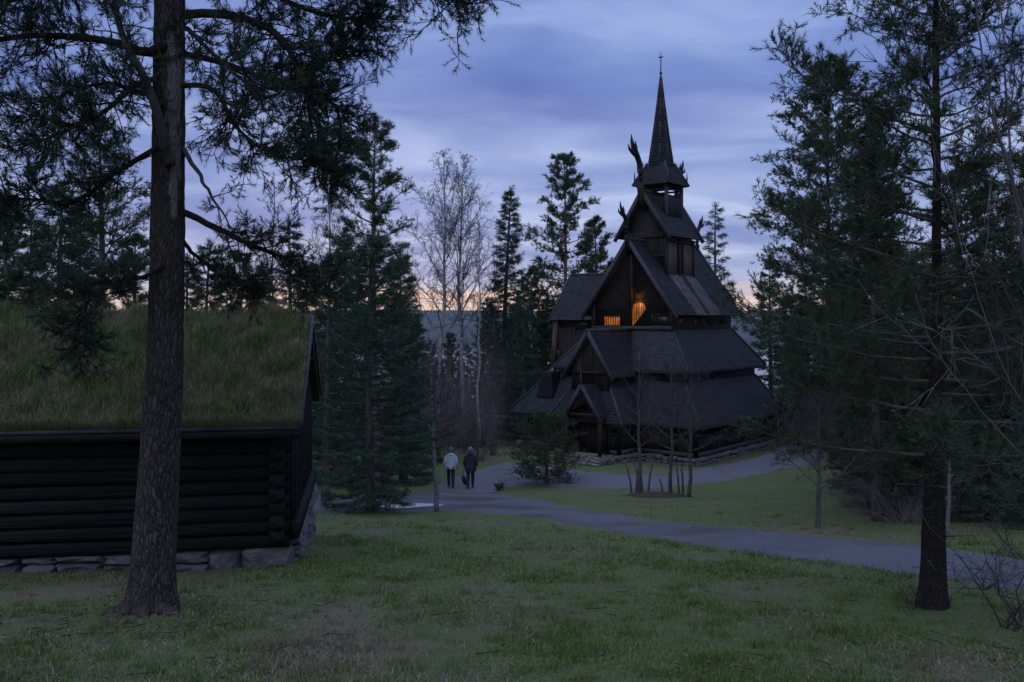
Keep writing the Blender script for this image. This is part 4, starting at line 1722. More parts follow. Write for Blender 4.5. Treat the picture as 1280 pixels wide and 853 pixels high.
fr = MB()
v, f, r = blades(6000, eave_clump, .10, .24, .010, 24, .7, zfun=turf_z, wind=(0, -1.0))
fr.add(v, f, .4 + r * .6)
v, f, r = blades(9000, eave_fringe, .05, .17, .009, 23, .6, zfun=turf_z, wind=(0, -1.3))
fr.add(v, f, .5 + r * .5)
fr.build('dry_fringe', M['roof_blade'], roof_o, kind='stuff')
# ------------------------------------------------------------------ trees


def needles(g, P, D, L_, k, nl, w, spread=1.0):
    """k needles on each shoot: P base points, D unit directions, L_ shoot lengths. Returns triangles."""
    n = len(P)
    P = np.repeat(P, k, 0)
    D = np.repeat(D, k, 0)
    Lr = np.repeat(L_, k)
    m = n * k
    Rr = g.normal(size=(m, 3))
    Rr -= (Rr * D).sum(1)[:, None] * D
    Rr /= np.linalg.norm(Rr, axis=1)[:, None] + 1e-9
    t = g.random(m)
    B = P + D * (t * Lr)[:, None]
    dirn = D * (1.0 / spread) * g.uniform(.5, 1.1, m)[:, None] + Rr
    dirn /= np.linalg.norm(dirn, axis=1)[:, None]
    S = np.cross(dirn, g.normal(size=(m, 3)))
    S /= np.linalg.norm(S, axis=1)[:, None] + 1e-9
    ln = nl * g.uniform(.65, 1.2, m)
    ww = w * g.uniform(.7, 1.3, m) / 2
    V = np.empty((m, 3, 3), np.float32)
    V[:, 0] = B - S * ww[:, None]
    V[:, 1] = B + S * ww[:, None]
    V[:, 2] = B + dirn * ln[:, None]
    r = np.clip(np.repeat(g.random(n), k) * .7 + g.random(m) * .3, 0, 1)
    return V.reshape(-1, 3), np.arange(3 * m).reshape(-1, 3), r


def unit(v):
    return v / (np.linalg.norm(v, axis=-1, keepdims=True) + 1e-9)


def conifer(seed, H, Rd, c0, style, nb, per, k, nl, nw, rt=None, mat=None, bark='bark_grey', dead=6, fill=1.0):
    """Meshes (trunk with limbs, crown) of a pine or spruce H tall with a crown radius Rd starting at the fraction c0."""
    g = np.random.default_rng(seed)
    rt = rt or H * .014 + .03
    tb, cr = MB(), MB()
    bend = g.normal(0, .012 * H, 2)
    nT = 12
    tz = np.linspace(-.4, H, nT)
    tt = np.clip(tz / H, 0, 1)
    ax = bend[0] * tt ** 2 + .01 * H * np.sin(tt * 5 + seed) * .4
    ay = bend[1] * tt ** 2
    tb.tube(np.stack([ax, ay, tz], -1), rt * (1 - .93 * tt) + .012 + rt * .35 * np.exp(-np.clip(tz, 0, 9) / (.05 * H)), 9, True, .5)

    def trunk(t):
        return np.array([np.interp(t, tt, ax), np.interp(t, tt, ay), t * H])
    for i in range(dead):
        t = g.uniform(c0 * .35, c0)
        a = g.uniform(0, 6.28)
        ln = g.uniform(.15, .45) * Rd
        p = trunk(t)
        d = np.array([math.cos(a), math.sin(a), g.uniform(-.3, .1)])
        tb.tube([p, p + d * ln * .6, p + d * ln + np.array([0, 0, -.1 * ln])], [.022, .014, .006], 4, False, .4)
    Pb, Db, Lb = [], [], []
    for i in range(nb):
        q = (i + g.uniform(-.3, .3)) / nb
        q = min(max(q, 0), .985)
        if style == 'pine':
            prof = (.55 + .45 * min(1, q / .3)) * (1 - q) ** .62 * g.uniform(.5, 1.18)
        elif style == 'young':
            prof = (1 - q) ** .8 * (.8 + .2 * min(1, q / .15)) * g.uniform(.65, 1.12)
        else:
            prof = (.75 + .25 * min(1, q / .1)) * (1 - q) ** .85 * g.uniform(.72, 1.1)
        ln = Rd * max(prof, .0) + .10 + .02 * Rd
        t = c0 + (1 - c0) * q
        a = i * 2.39996 + g.normal(0, .35)
        p = trunk(t)
        o = np.array([math.cos(a), math.sin(a), 0])
        lat = np.array([-o[1], o[0], 0])
        s = np.linspace(0, 1, 6)
        if style == 'pine':
            e0, e1 = -.15 + .9 * q, .22
            up = ln * (e0 * s + e1 * s ** 2 - .12 * np.sin(s * 3.1) * (1 - q))
        elif style == 'young':
            e0 = -.20 + .95 * q
            up = ln * (e0 * s - .30 * s * (1 - q) + .30 * s ** 2.5 * (1 - .5 * q))
        else:
            e0 = -.42 + .75 * q
            up = ln * (e0 * s + .26 * s ** 2)
        side = ln * .12 * g.normal() * s ** 1.5
        B = p + o * (ln * s)[:, None] + lat * side[:, None] + np.array([0, 0, 1.0]) * up[:, None]
        rb_ = (.012 + rt * .20 * (ln / Rd)) * (1 - .85 * s)
        tb.tube(B, rb_, 4, False, .35)

        def at(sv):
            return np.stack([np.interp(sv, s, B[:, j]) for j in range(3)], -1)
        m = max(4, int(per * 1.6 * (.30 + .70 * ln / Rd) * fill))
        if style == 'pine':
            ncl = max(3, int(3 + 5 * ln / Rd))
            sc_ = 1 - g.random(ncl) ** 1.3 * .62
            cc = at(sc_) + g.normal(0, .12 * ln, (ncl, 3)) * np.array([1, 1, .35])
            which = g.integers(0, ncl, m)
            spread = (.06 + .072 * ln)
            pp = cc[which] + g.normal(0, 1, (m, 3)) * spread * np.array([1, 1, .38])
            alo = g.random(m) < .28
            sv_ = 1 - g.random(m) * .75
            pp[alo] = (at(sv_) + g.normal(0, .05, (m, 3)))[alo]
            dd = unit(o * .8 + np.array([0, 0, .75]) + g.normal(0, .6, (m, 3)))
            # twigs carrying the clumps
            for c in range(ncl):
                st_ = at(np.array([sc_[c] * .8]))[0]
                tb.tube([st_, (st_ + cc[c]) / 2 + np.array([0, 0, .02]), cc[c]], [.012, .009, .005], 3, False, .3)
        else:
            sv = 1 - g.random(m) ** 1.05 * .95
            wdt = (.20 if style == 'young' else .24) * ln * (1.15 - sv) + .05
            lt = g.uniform(-1, 1, m)
            pp = at(sv) + lat * (lt * wdt)[:, None] + np.array([0, 0, 1.0]) * (-np.abs(lt) * wdt * .25 - g.random(m) * .10 * ln * (style == 'spruce'))[:, None]
            dd = unit(o * .9 + lat * (lt * .9)[:, None] + np.array([0, 0, -.12 if style == 'spruce' else .12]) + g.normal(0, .22, (m, 3)))
        Pb.append(pp)
        Db.append(dd)
    # leader
    m = max(6, per // 2)
    tp = trunk(1.0)
    Pb.append(tp + g.normal(0, .04, (m, 3)) - np.array([0, 0, 1]) * g.random((m, 1)) * .06 * H * .5)
    Db.append(unit(g.normal(0, .35, (m, 3)) + np.array([0, 0, 1.0])))
    P, D = np.concatenate(Pb), np.concatenate(Db)
    v, f, r = needles(g, P, D, np.full(len(P), nl * (1.2 if style != 'pine' else .7)), int(k * 1.7), nl * .74, nw * .68, .62 if style == 'pine' else .55)
    cr.add(v, f, r)
    return tb.mesh('trunk', M[bark], True), cr.mesh('crown', M[mat or ('pine_needle' if style == 'pine' else 'spruce_needle')])


def tree(name, loc, meshes, label, cat='tree', group=None, scale=1.0, rz=0.0, sz=None):
    e = empty(name, loc, rz)
    e.scale = (scale, scale, sz or scale)
    tag(e, label, cat, group)
    link_mesh('trunk', meshes[0], e)
    link_mesh('crown', meshes[1], e)
    return e


def conifer_at(name, xp, d, top, label, style, half, seed, c0, nb, per, k, nl, nw, group=None, **kw):
    p = on_ground(xp, d)
    H = (HY - top) * d / F - p.z
    Rd = half * d / F
    ms = conifer(seed, H, Rd, c0, style, nb, per, k, nl, nw, **kw)
    return tree(name, p - Vector((0, 0, .05)), ms, label, group=group)


# ---- the tall conifers one can single out
conifer_at('pine_tree', 467, 33, 152, 'tall pine with bare reddish trunk rising behind the young spruce left of the path', 'pine', 72, 1, .38, 58, 60, 8, .24, .026, bark='bark_red', rt=.17)
conifer_at('spruce_tree', 462, 24, 300, 'young drooping spruce at the path edge beside the log cabin', 'young', 108, 2, .05, 88, 90, 8, .14, .019, rt=.13)
conifer_at('spruce_tree', 630, 62, 238, 'narrow pointed spruce standing alone against the sky, right of the birches', 'spruce', 34, 3, .10, 110, 34, 7, .34, .045)
conifer_at('pine_tree', 707, 60, 196, 'tall open pine with tiered boughs just left of the church', 'pine', 62, 4, .30, 62, 50, 7, .36, .062, bark='bark_red', rt=.22)
conifer_at('pine_tree', 746, 64, 276, 'shorter bushy conifer tucked between the open pine and the church gable', 'pine', 40, 5, .25, 50, 44, 7, .36, .062)
conifer_at('spruce_tree', 893, 66, 258, 'slim spruce rising behind the right slope of the church roof', 'spruce', 36, 6, .12, 64, 30, 7, .36, .042)
conifer_at('spruce_tree', 963, 58, 324, 'small grey green conifer beyond the right end of the church', 'spruce', 40, 7, .08, 56, 40, 7, .32, .045)
conifer_at('pine_tree', 1040, 46, 82, 'tall pine with a long crown leaning over towards the church', 'pine', 106, 8, .34, 92, 104, 6, .27, .052, bark='bark_grey', rt=.2)
conifer_at('pine_tree', 1096, 21, 150, 'dark bushy pine wedged between the tall pine and the near right pine', 'pine', 104, 9, .12, 84, 66, 9, .16, .022, rt=.11)
conifer_at('spruce_tree', 130, 27, 148, 'pointed conifer seen between the near pine trunk and the left edge, above the sod roof', 'pine', 92, 10, .18, 78, 70, 8, .2, .022)
conifer_at('spruce_tree', 362, 38, 276, 'short pointed spruce right above the gable end of the cabin', 'spruce', 46, 12, .05, 64, 44, 8, .24, .03)
conifer_at('spruce_tree', 683, 36.3, 523, 'little fir with spreading lower boughs in front of the church porch', 'pine', 58, 13, .12, 64, 46, 8, .15, .018, rt=.075)

conifer_at('pine_tree', 1092, 24.5, 330, 'broad low pine reaching out over the grass right of the church', 'pine', 104, 61, .20, 64, 84, 9, .17, .02, rt=.11)

# ---- dark conifers filling the wood: a few shapes shared by many trees
KIN = {
    'pine': [conifer(101 + i, 11, 2.1, .22, 'pine', 46, 60, 8, .28, .034) for i in range(2)],
    'spruce': [conifer(111 + i, 11, 1.9, .06, 'spruce', 74, 44, 7, .28, .036) for i in range(3)],
}


def wood(kind, i, xp, d, top, label, group, wide=1.0, rz=None):
    p = on_ground(xp, d)
    H = (HY - top) * d / F - p.z
    ms = KIN[kind][i % len(KIN[kind])]
    s = H / 11
    return tree(kind + '_tree', p - Vector((0, 0, .05)), ms, label, group=group, scale=s * wide, sz=s, rz=random.uniform(0, 6.28) if rz is None else rz)


GL_ = 'conifers of the wood behind the log cabin'
for i, (xp, d, top, kd, lb_t) in enumerate([
        (-55, 27, 215, 'spruce', 'dark spruce at the left frame edge above the sod roof'),
        (15, 25, 250, 'pine', 'broad dark pine above the left end of the sod roof'),
        (70, 31, 232, 'spruce', 'dark spruce standing third from the left above the sod roof'),
        (-120, 24, 180, 'pine', 'conifer of the wood behind the log cabin'),
        (255, 36, 305, 'spruce', 'spruce just right of the near pine trunk above the roof ridge'),
        (305, 40, 318, 'pine', 'low pine above the middle of the roof ridge'),
        (408, 29, 325, 'pine', 'bushy pine against the cabin gable, left of the young spruce'),
        (505, 38, 318, 'spruce', 'dark spruce right behind the tall red trunked pine'),
        (435, 36, 290, 'spruce', 'dark spruce left of the red trunked pine'),
        (42, 40, 268, 'spruce', 'slim conifer in the row above the sod roof'), (100, 38, 262, 'spruce', 'slim conifer in the row above the sod roof'), (165, 44, 300, 'pine', 'slim conifer in the row above the sod roof'),
        (-15, 36, 240, 'spruce', 'slim conifer in the row above the sod roof'), (232, 46, 322, 'spruce', 'slim conifer in the row above the sod roof'), (282, 50, 340, 'spruce', 'slim conifer in the row above the sod roof'),
        (330, 46, 330, 'spruce', 'slim conifer in the row above the sod roof'), (385, 42, 330, 'spruce', 'slim conifer in the row above the sod roof')]):
    wood(kd, i, xp, d, top, lb_t, GL_, 1.0 if xp > 200 else 1.15)
GM = 'conifers of the wood between the birches and the church'
for i, (xp, d, top, kd, w, lb_t) in enumerate([
        (655, 56, 348, 'spruce', .9, 'dark spruce beside the narrow pointed spruce, lower than it'),
        (681, 66, 372, 'spruce', 1.0, 'dark spruce half hidden at the left end of the church wing'),
        (605, 68, 392, 'spruce', 1.0, 'low spruce behind the thin white birch trunk'),
        (566, 72, 418, 'pine', 1.0, 'low pine under the pair of bare birches'),
        (520, 62, 400, 'spruce', 1.0, 'low spruce left of the pair of bare birches'),
        (640, 50, 430, 'spruce', 1.0, 'low bushy spruce in the shade left of the gallery roof'),
        (668, 60, 338, 'pine', 1.0, 'pine with a thin crown close to the left end of the church wing'), (613, 72, 375, 'spruce', 1.0, 'spruce in the dim wood behind the birches'), (648, 74, 380, 'spruce', 1.1, 'spruce in the dim wood behind the birches'),
        (585, 70, 432, 'spruce', 1.1, 'spruce in the dim wood behind the birches'), (535, 74, 428, 'spruce', 1.1, 'spruce in the dim wood behind the birches'), (500, 58, 372, 'spruce', 1.1, 'spruce in the dim wood behind the birches'),
        (694, 72, 384, 'spruce', 1.1, 'spruce in the dim wood behind the birches'), (622, 54, 446, 'spruce', 1.2, 'spruce in the dim wood behind the birches')]):
    wood(kd, i, xp, d, top, lb_t, GM, w)
GR = 'conifers crowding the right of the path'
for i, (xp, d, top, kd, w, lb_t) in enumerate([
        (985, 62, 372, 'pine', 1.0, None), (1010, 52, 352, 'spruce', 1.1, None), (1000, 47, 400, 'spruce', 1.2, None), (1062, 42, 330, 'spruce', 1.2, None), (1105, 33, 470, 'spruce', 1.5, None), (1072, 37, 440, 'spruce', 1.3, None), (1140, 27, 500, 'spruce', 1.5, None), (1060, 34, 335, 'pine', 1.15, None), (1120, 30, 300, 'spruce', 1.3, None),
        (1150, 24, 372, 'pine', 1.2, None), (1205, 25, 215, 'pine', 1.25, None), (1240, 21, 280, 'spruce', 1.25, None), (1290, 22, 180, 'pine', 1.2, None), (1330, 18, 200, 'spruce', 1.2, None),
        (1110, 23, 455, 'spruce', 1.3, 'small dark spruce reaching to the ground beyond the path'), (1150, 28, 430, 'spruce', 1.3, None), (1225, 30, 380, 'spruce', 1.4, None), (1280, 28, 330, 'spruce', 1.4, None),
        (1360, 25, 260, 'spruce', 1.3, None), (1085, 44, 390, 'spruce', 1.3, None), (1180, 40, 330, 'spruce', 1.4, None), (1260, 44, 360, 'spruce', 1.4, None), (1035, 60, 380, 'spruce', 1.2, None)]):
    wood(kd, i, xp, d, top, lb_t or 'dark conifer in the dense stand right of the path', GR, w)

# ---- near right pine
rp = on_ground(1166, 9.15)


def near_pine_material_note():
    return None


def limb_foliage(g, tw, cr_s, poly, r0, n_sec, sec_len, shoots, nl, nw, k, droop=.15, start=.25, up=.15):
    """Secondary twigs with needle shoots along a limb. Collects shoots into cr_s = (P, D, L)."""
    poly = np.asarray(poly, float)
    seg = np.linalg.norm(np.diff(poly, axis=0), axis=1)
    cum = np.concatenate([[0], np.cumsum(seg)])
    tot = cum[-1]
    T = unit(np.gradient(poly, axis=0))
    for i in range(n_sec):
        s = (start + (1 - start) * g.random() ** .8) * tot
        p = np.array([np.interp(s, cum, poly[:, j]) for j in range(3)])
        t = np.array([np.interp(s, cum, T[:, j]) for j in range(3)])
        d = unit(t * .7 + g.normal(0, .75, 3) + np.array([0, 0, up]))
        ln = sec_len * g.uniform(.45, 1.15)
        q = np.linspace(0, 1, 5)
        c = p + d * (q * ln)[:, None] + np.array([0, 0, -1.0]) * (droop * ln * (q ** 1.5 - .8 * q ** 3))[:, None] + np.cumsum(g.normal(0, .03 * ln, (5, 3)), 0)
        c[0] = p
        tw.tube(c, [r0, r0 * .75, r0 * .55, r0 * .4, r0 * .25], 4, False, .3)
        m = max(2, int(shoots * g.uniform(.7, 1.3)))
        sv = 1 - g.random(m) ** 1.2 * .75
        b = np.stack([np.interp(sv, q, c[:, j]) for j in range(3)], -1)
        dd = unit(d * .8 + g.normal(0, .62, (m, 3)) + np.array([0, 0, .22]))
        sl = g.uniform(.08, .2, m) * (sec_len / .55) ** .5
        for bb, ddd, sll in zip(b, dd, sl):
            e = bb + ddd * sll
            tw.tube([bb, e], [.0035, .002], 3, False, .2)
        cr_s[0].append(b + dd * (sl * .25)[:, None])
        cr_s[1].append(dd)
        cr_s[2].append(sl * .8)


def smooth_path(pts, n=18):
    P = np.array([tuple(p) for p in pts], float)
    m = len(P)
    t = np.arange(m)
    s = np.linspace(0, m - 1, n)
    out = np.empty((n, 3))
    for i, u_ in enumerate(s):
        k = min(int(u_), m - 2)
        f_ = u_ - k
        p0, p1, p2, p3 = P[max(k - 1, 0)], P[k], P[k + 1], P[min(k + 2, m - 1)]
        out[i] = .5 * (2 * p1 + (p2 - p0) * f_ + (2 * p0 - 5 * p1 + 4 * p2 - p3) * f_ ** 2 + (3 * p1 - p0 - 3 * p2 + p3) * f_ ** 3)
    return out


def bark_trunk(path, rad, sides, seed, flare, plate=.02, vr=150):
    """A trunk with raised bark plates and root flare, as a dense mesh."""
    C = smooth_path(path, vr)
    rr = np.interp(np.linspace(0, len(rad) - 1, vr), np.arange(len(rad)), rad)
    b = MB()
    V = np.empty((vr, sides, 3))
    for i in range(vr):
        h = C[i, 2] - C[0, 2]
        for j in range(sides):
            a = 2 * math.pi * j / sides
            ca, sa = math.cos(a), math.sin(a)
            nz_ = noise.noise((ca * 3.2 + seed, sa * 3.2, h * 1.6)) * .6 + noise.noise((ca * 5.5 + seed, sa * 5.5, h * 5)) * .9
            ridge = abs(nz_) ** .6
            k = 1 + flare * math.exp(-h / .22) * (1 + .55 * math.sin(a * 5 + seed) + .3 * math.sin(a * 3 + 1))
            r_ = rr[i] * k * (1 + .05 * noise.noise((ca + seed, sa, h * .8))) + plate * (ridge - .4)
            V[i, j] = (C[i, 0] + r_ * ca, C[i, 1] + r_ * sa, C[i, 2])
    ix = np.arange(vr * sides).reshape(vr, sides)
    nx_ = np.roll(ix, -1, 1)
    b.add(V.reshape(-1, 3), [np.stack([ix[:-1], nx_[:-1], nx_[1:], ix[1:]], -1).reshape(-1, 4)], .5)
    return b


def finish_crown(name, g, cs, k, nl, nw, mat, parent, spread=.9):
    P, D, Ls = np.concatenate(cs[0]), np.concatenate(cs[1]), np.concatenate(cs[2])
    b = MB()
    v, f, r = needles(g, P, D, Ls, k, nl, nw, spread)
    b.add(v, f, r)
    return b.build(name, M[mat], parent)


# ---- near left pine -----------------------------------------------------------
g = np.random.default_rng(77)
DP = 8.9
base = on_ground(189, DP)
npine = empty('pine_tree', base)
tag(npine, 'big old pine in front of the cabin, thick plated trunk and spreading boughs', 'tree')


def rel(x, y, d):
    p = px(x, y, d) - base
    return (p.x, p.y, p.z)


tk = bark_trunk([(0, 0, -.15), rel(193, 690, DP), rel(200, 560, DP), rel(207, 420, DP), rel(210, 250, DP), rel(211, 100, DP), rel(213, -40, DP), rel(222, -260, DP + .1), rel(226, -480, DP + .2), rel(230, -700, DP + .2)],
                [.215, .208, .190, .170, .158, .152, .145, .12, .09, .05], 84, 3, .62, .018, 330)
M['bark_scarred'] = bark_material('scarred_pine_bark', (.022, .018, .016), (.066, .054, .050), (.118, .101, .096), (34, 34, 7.5), (.06, .062, .046),
                                  [(rel(217, 130, DP - .13), (.085, .16, .85)), (rel(217, 215, DP - .13), (.05, .16, .5))])
tk.build('trunk', M['bark_scarred'], npine, smooth=True)
# pale strip of bare wood where a limb tore away
rbm = MB()
for a, ln in ((-.85, .42), (-1.5, .30), (-2.2, .26), (-2.75, .34)):
    pts = []
    for t in (0, .35, .7, 1):
        x, y = math.cos(a + .25 * t) * (.22 + ln * t), math.sin(a + .25 * t) * (.22 + ln * t)
        pts.append((x, y, float(zg(base.x + x, base.y + y)) - base.z + .05 * (1 - t) - .01 - .05 * t))
    rbm.tube(smooth_path(pts, 10), np.linspace(.085, .03, 10), 8, True, .5)
rbm.build('roots', M['bark_pine'], npine, smooth=True)
cs = ([], [], [])
limbs = [
    # pixel path with distance from the camera, base radius, secondary count, secondary length, droop
    ([(208, 60, 8.8), (180, 66, 8.6), (151, 50, 8.5), (67, 41, 8.3), (0, 46, 8.1), (-80, 60, 7.9)], .055, 60, .55),
    ([(213, 205, 8.75), (200, 150, 8.6), (180, 95, 8.5), (152, 30, 8.4), (140, -60, 8.3), (120, -160, 8.2)], .058, 34, .5),
    ([(228, 18, 8.9), (285, 18, 8.8), (338, 36, 8.7), (365, 71, 8.6), (383, 120, 8.6), (392, 185, 8.6)], .05, 64, .52),
    ([(230, 67, 8.9), (285, 80, 9.1), (352, 105, 9.3), (410, 125, 9.4), (430, 165, 9.5)], .036, 52, .5),
    ([(229, 107, 8.85), (267, 116, 8.6), (290, 158, 8.3), (330, 190, 8.1), (380, 205, 8.0)], .03, 44, .46),
    ([(230, 187, 8.9), (248, 215, 8.9), (267, 249, 8.9), (290, 290, 8.9)], .028, 3, .35),
    ([(230, 266, 8.9), (285, 292, 8.9), (338, 318, 8.9), (370, 332, 8.9), (398, 372, 8.9)], .036, 30, .42),
    ([(208, 182, 8.85), (189, 188, 8.7), (147, 214, 8.4), (89, 252, 8.2), (40, 250, 8.1), (-20, 250, 8.0)], .034, 46, .42),
    ([(206, 120, 8.9), (170, 112, 9.1), (138, 104, 9.3), (85, 118, 9.5), (40, 150, 9.6)], .034, 52, .5),
    ([(206, 95, 8.85), (160, 110, 8.5), (120, 140, 8.3), (70, 165, 8.1), (35, 178, 8.0)], .03, 46, .46),
    ([(214, -30, 8.9), (300, -60, 8.7), (420, -45, 8.5), (520, -10, 8.4), (590, 10, 8.3)], .05, 78, .5),
    ([(214, -60, 8.9), (300, -30, 9.2), (380, 10, 9.4), (440, 25, 9.5), (470, 40, 9.6)], .04, 48, .5),
    ([(212, -30, 8.9), (130, -50, 8.7), (60, -20, 8.5), (10, 0, 8.4), (-60, 30, 8.3)], .045, 58, .5),
    ([(214, 30, 8.8), (240, 40, 8.2), (290, 90, 7.6), (330, 120, 7.3)], .03, 26, .45),
    ([(210, 330, 8.8), (180, 348, 8.6), (130, 362, 8.4), (105, 390, 8.2), (95, 440, 8.1)], .026, 40, .36),
    ([(228, 300, 9.0), (250, 322, 9.2), (280, 340, 9.4), (310, 350, 9.5)], .024, 26, .4),
    ([(214, -120, 8.9), (330, -170, 8.8), (450, -150, 8.6), (560, -110, 8.5)], .04, 40, .6),
    ([(214, -180, 8.9), (100, -220, 8.9), (0, -200, 8.9), (-80, -170, 8.9)], .04, 40, .6),
    ([(218, -240, 8.9), (200, -260, 8.2), (180, -280, 7.4), (170, -270, 6.8)], .035, 30, .6),
    ([(218, -250, 9.0), (250, -300, 9.8), (260, -330, 10.6)], .035, 30, .6),
    ([(222, -420, 9.0), (260, -500, 9.0), (340, -560, 9.0)], .03, 26, .6),
    ([(222, -450, 9.0), (170, -540, 9.0), (100, -600, 9.0)], .03, 26, .6),
    ([(229, -680, 9.0), (232, -760, 9.0), (240, -820, 9.0)], .03, 24, .6),
    ([(383, 120, 8.6), (400, 150, 8.5), (418, 190, 8.5), (430, 225, 8.5)], .018, 34, .40),
    ([(352, 105, 9.3), (395, 80, 9.2), (425, 70, 9.1), (450, 30, 9.0)], .018, 30, .42),
]
for i, (pp, r0, n_sec, sl) in enumerate(limbs):
    C = smooth_path([rel(*p) for p in pp], 22)
    C[1:] += np.cumsum(g.normal(0, .006, (21, 3)), 0)
    b = MB()
    b.tube(C, r0 * np.linspace(1, .22, 22), 8, True, .4)
    limb_foliage(g, b, cs, C, .009, int(n_sec * 1.4), sl, 10, .06, .005, 26, droop=.25, start=.22 if n_sec > 10 else .4)
    o = b.build('branch', M['bark_young'] if i not in (1, 5) else M['bark_grey'], npine, smooth=True)
for cx_, cy_, d_, rr_, n_ in ((105, 430, 8.15, .24, 26), (300, 345, 8.9, .3, 22), (345, 330, 8.9, .25, 20), (60, 150, 8.6, .3, 22), (420, 215, 8.6, .25, 24), (150, 130, 8.9, .3, 22), (330, 170, 8.6, .28, 22)):
    p = np.array(rel(cx_, cy_, d_))
    cs[0].append(p + g.normal(0, rr_ * .6, (n_, 3)))
    cs[1].append(unit(g.normal(0, .7, (n_, 3)) + np.array([0, 0, .1])))
    cs[2].append(np.full(n_, .13))
finish_crown('crown', g, cs, 22, .066, .0056, 'near_needle', npine, .6)

# ---- near right pine -----------------------------------------------------------
g = np.random.default_rng(99)
rpine = empty('pine_tree', rp)
tag(rpine, 'straight dark pine on the near right beside the path, branches down to head height', 'tree')
bt = bark_trunk([(0, 0, -.15), (.01, 0, 1), (.03, 0, 2.0), (.04, 0, 3.2), (.04, 0, 4.6), (.03, 0, 6), (.05, 0, 7.6)], [.132, .106, .082, .048, .036, .026, .01], 60, 8, .45, .012, 200)
bt.build('trunk', M['bark_young'], rpine, smooth=True)
cs = ([], [], [])
for i in range(80):
    h = 1.6 + 5.9 * (i / 80) ** 1.0 + g.uniform(-.1, .1)
    q = (h - 1.6) / 6.0
    a = i * 2.4 + g.normal(0, .4)
    ln = (1.95 * (1 - q) ** .6 + .25) * g.uniform(.6, 1.1)
    o_ = np.array([math.cos(a), math.sin(a), 0])
    s = np.linspace(0, 1, 9)
    C = np.array([.03, 0, h]) + o_ * (s * ln)[:, None] + np.array([0, 0, 1]) * (ln * ((-.12 + .7 * q) * s + .18 * s ** 2))[:, None]
    C[1:] += np.cumsum(g.normal(0, .012, (8, 3)), 0)
    b = MB()
    b.tube(C, (.010 + .012 * (1 - q)) * np.linspace(1, .25, 9), 6, True, .4)
    limb_foliage(g, b, cs, C, .005, int(19 * (.4 + ln / 1.8)), .36, 8, .06, .005, 20, droop=.05, start=.15, up=.35)
    b.build('branch', M['bark_grey'], rpine, smooth=True)
finish_crown('crown', g, cs, 21, .07, .006, 'pine_needle', rpine, .6)
for i in range(9):
    a = g.uniform(0, 6.28)
    h = g.uniform(.25, 1.7)
    ln = g.uniform(.15, .5)
    db = MB()
    db.tube([(.1 * math.cos(a), .1 * math.sin(a), h), (.1 * math.cos(a) + ln * .6 * math.cos(a), ln * .6 * math.sin(a), h + .02), (ln * math.cos(a + .2), ln * math.sin(a + .2), h - .08)], [.009, .006, .003], 4, True, .4)
    db.build('dead_branch', M['bark_grey'], rpine)


# ---- bare trees --------------------------------------------------------------------
def bare(seed, H, r0, spread, style='alder', levels=3, nb=26, c0=.3, lean=(0, 0), twig=1.0):
    """A leafless tree: (trunk mesh, twig mesh)."""
    g = np.random.default_rng(seed)
    tk_, tw_ = MB(), MB()
    n = 12
    tz = np.linspace(-.2, H, n)
    tt = np.clip(tz / H, 0, 1)
    w = np.cumsum(g.normal(0, .006 * H, (n, 2)), 0)
    T = np.stack([lean[0] * tt + w[:, 0], lean[1] * tt + w[:, 1], tz], -1)
    tk_.tube(T, r0 * (1 - .9 * tt) + .006, 9, True, .5)

    def grow(p, d, ln, r, lev):
        m = (5, 4, 3, 3)[lev]
        q = np.linspace(0, 1, m)
        bendv = np.array([0, 0, .35 if style != 'birch' else (.3, .25, .0, -.45)[lev]])
        c = p + (d * q[:, None] + bendv * (q ** 2)[:, None] * .5) * ln
        c[1:] += np.cumsum(g.normal(0, .035 * ln, (m - 1, 3)), 0)
        (tk_ if lev == 0 else tw_).tube(c, np.maximum(r * (1 - .75 * q), .0022 * twig), 5 if lev == 0 else 3, False, g.random())
        if lev >= levels - 1:
            return
        k = {0: 9, 1: 6, 2: 4}[lev] if style != 'birch' else {0: 9, 1: 6, 2: 4}[lev]
        for i in range(k):
            s = g.uniform(.25, 1)
            b = np.array([np.interp(s, q, c[:, j]) for j in range(3)])
            t = unit(c[-1] - c[0])
            dd = unit(t * .75 + g.normal(0, .5, 3))
            grow(b, dd, ln * g.uniform(.28, .55), r * .45, lev + 1)
    for i in range(nb):
        q = (i + g.random()) / nb
        t = c0 + (1 - c0) * q * .97
        a = i * 2.4 + g.normal(0, .4)
        p = np.array([np.interp(t, tt, T[:, j]) for j in range(3)])
        elev = 1.0 + 1.0 * q if style == 'birch' else .35 + 1.0 * q
        d = unit(np.array([math.cos(a), math.sin(a), elev]))
        ln = spread * (1 - q) ** .6 * g.uniform(.7, 1.15) + .08 * spread
        grow(p, d, ln, r0 * .32 * (1 - .6 * q), 0)
    return tk_, tw_


def bare_at(name, xp, d, top, spread_px, label, seed, r0, style='alder', bark='bark_grey', tmat='twig', levels=3, nb=26, c0=.3, lean=(0, 0), twig=1.0, group=None):
    p = on_ground(xp, d)
    H = (HY - top) * d / F - p.z
    tk_, tw_ = bare(seed, H, r0, spread_px * d / F, style, levels, nb, c0, lean, twig)
    e = empty(name, p)
    tag(e, label, 'tree', group)
    tk_.build('trunk', M[bark], e, smooth=True)
    tw_.build('crown', M[tmat], e)
    return e


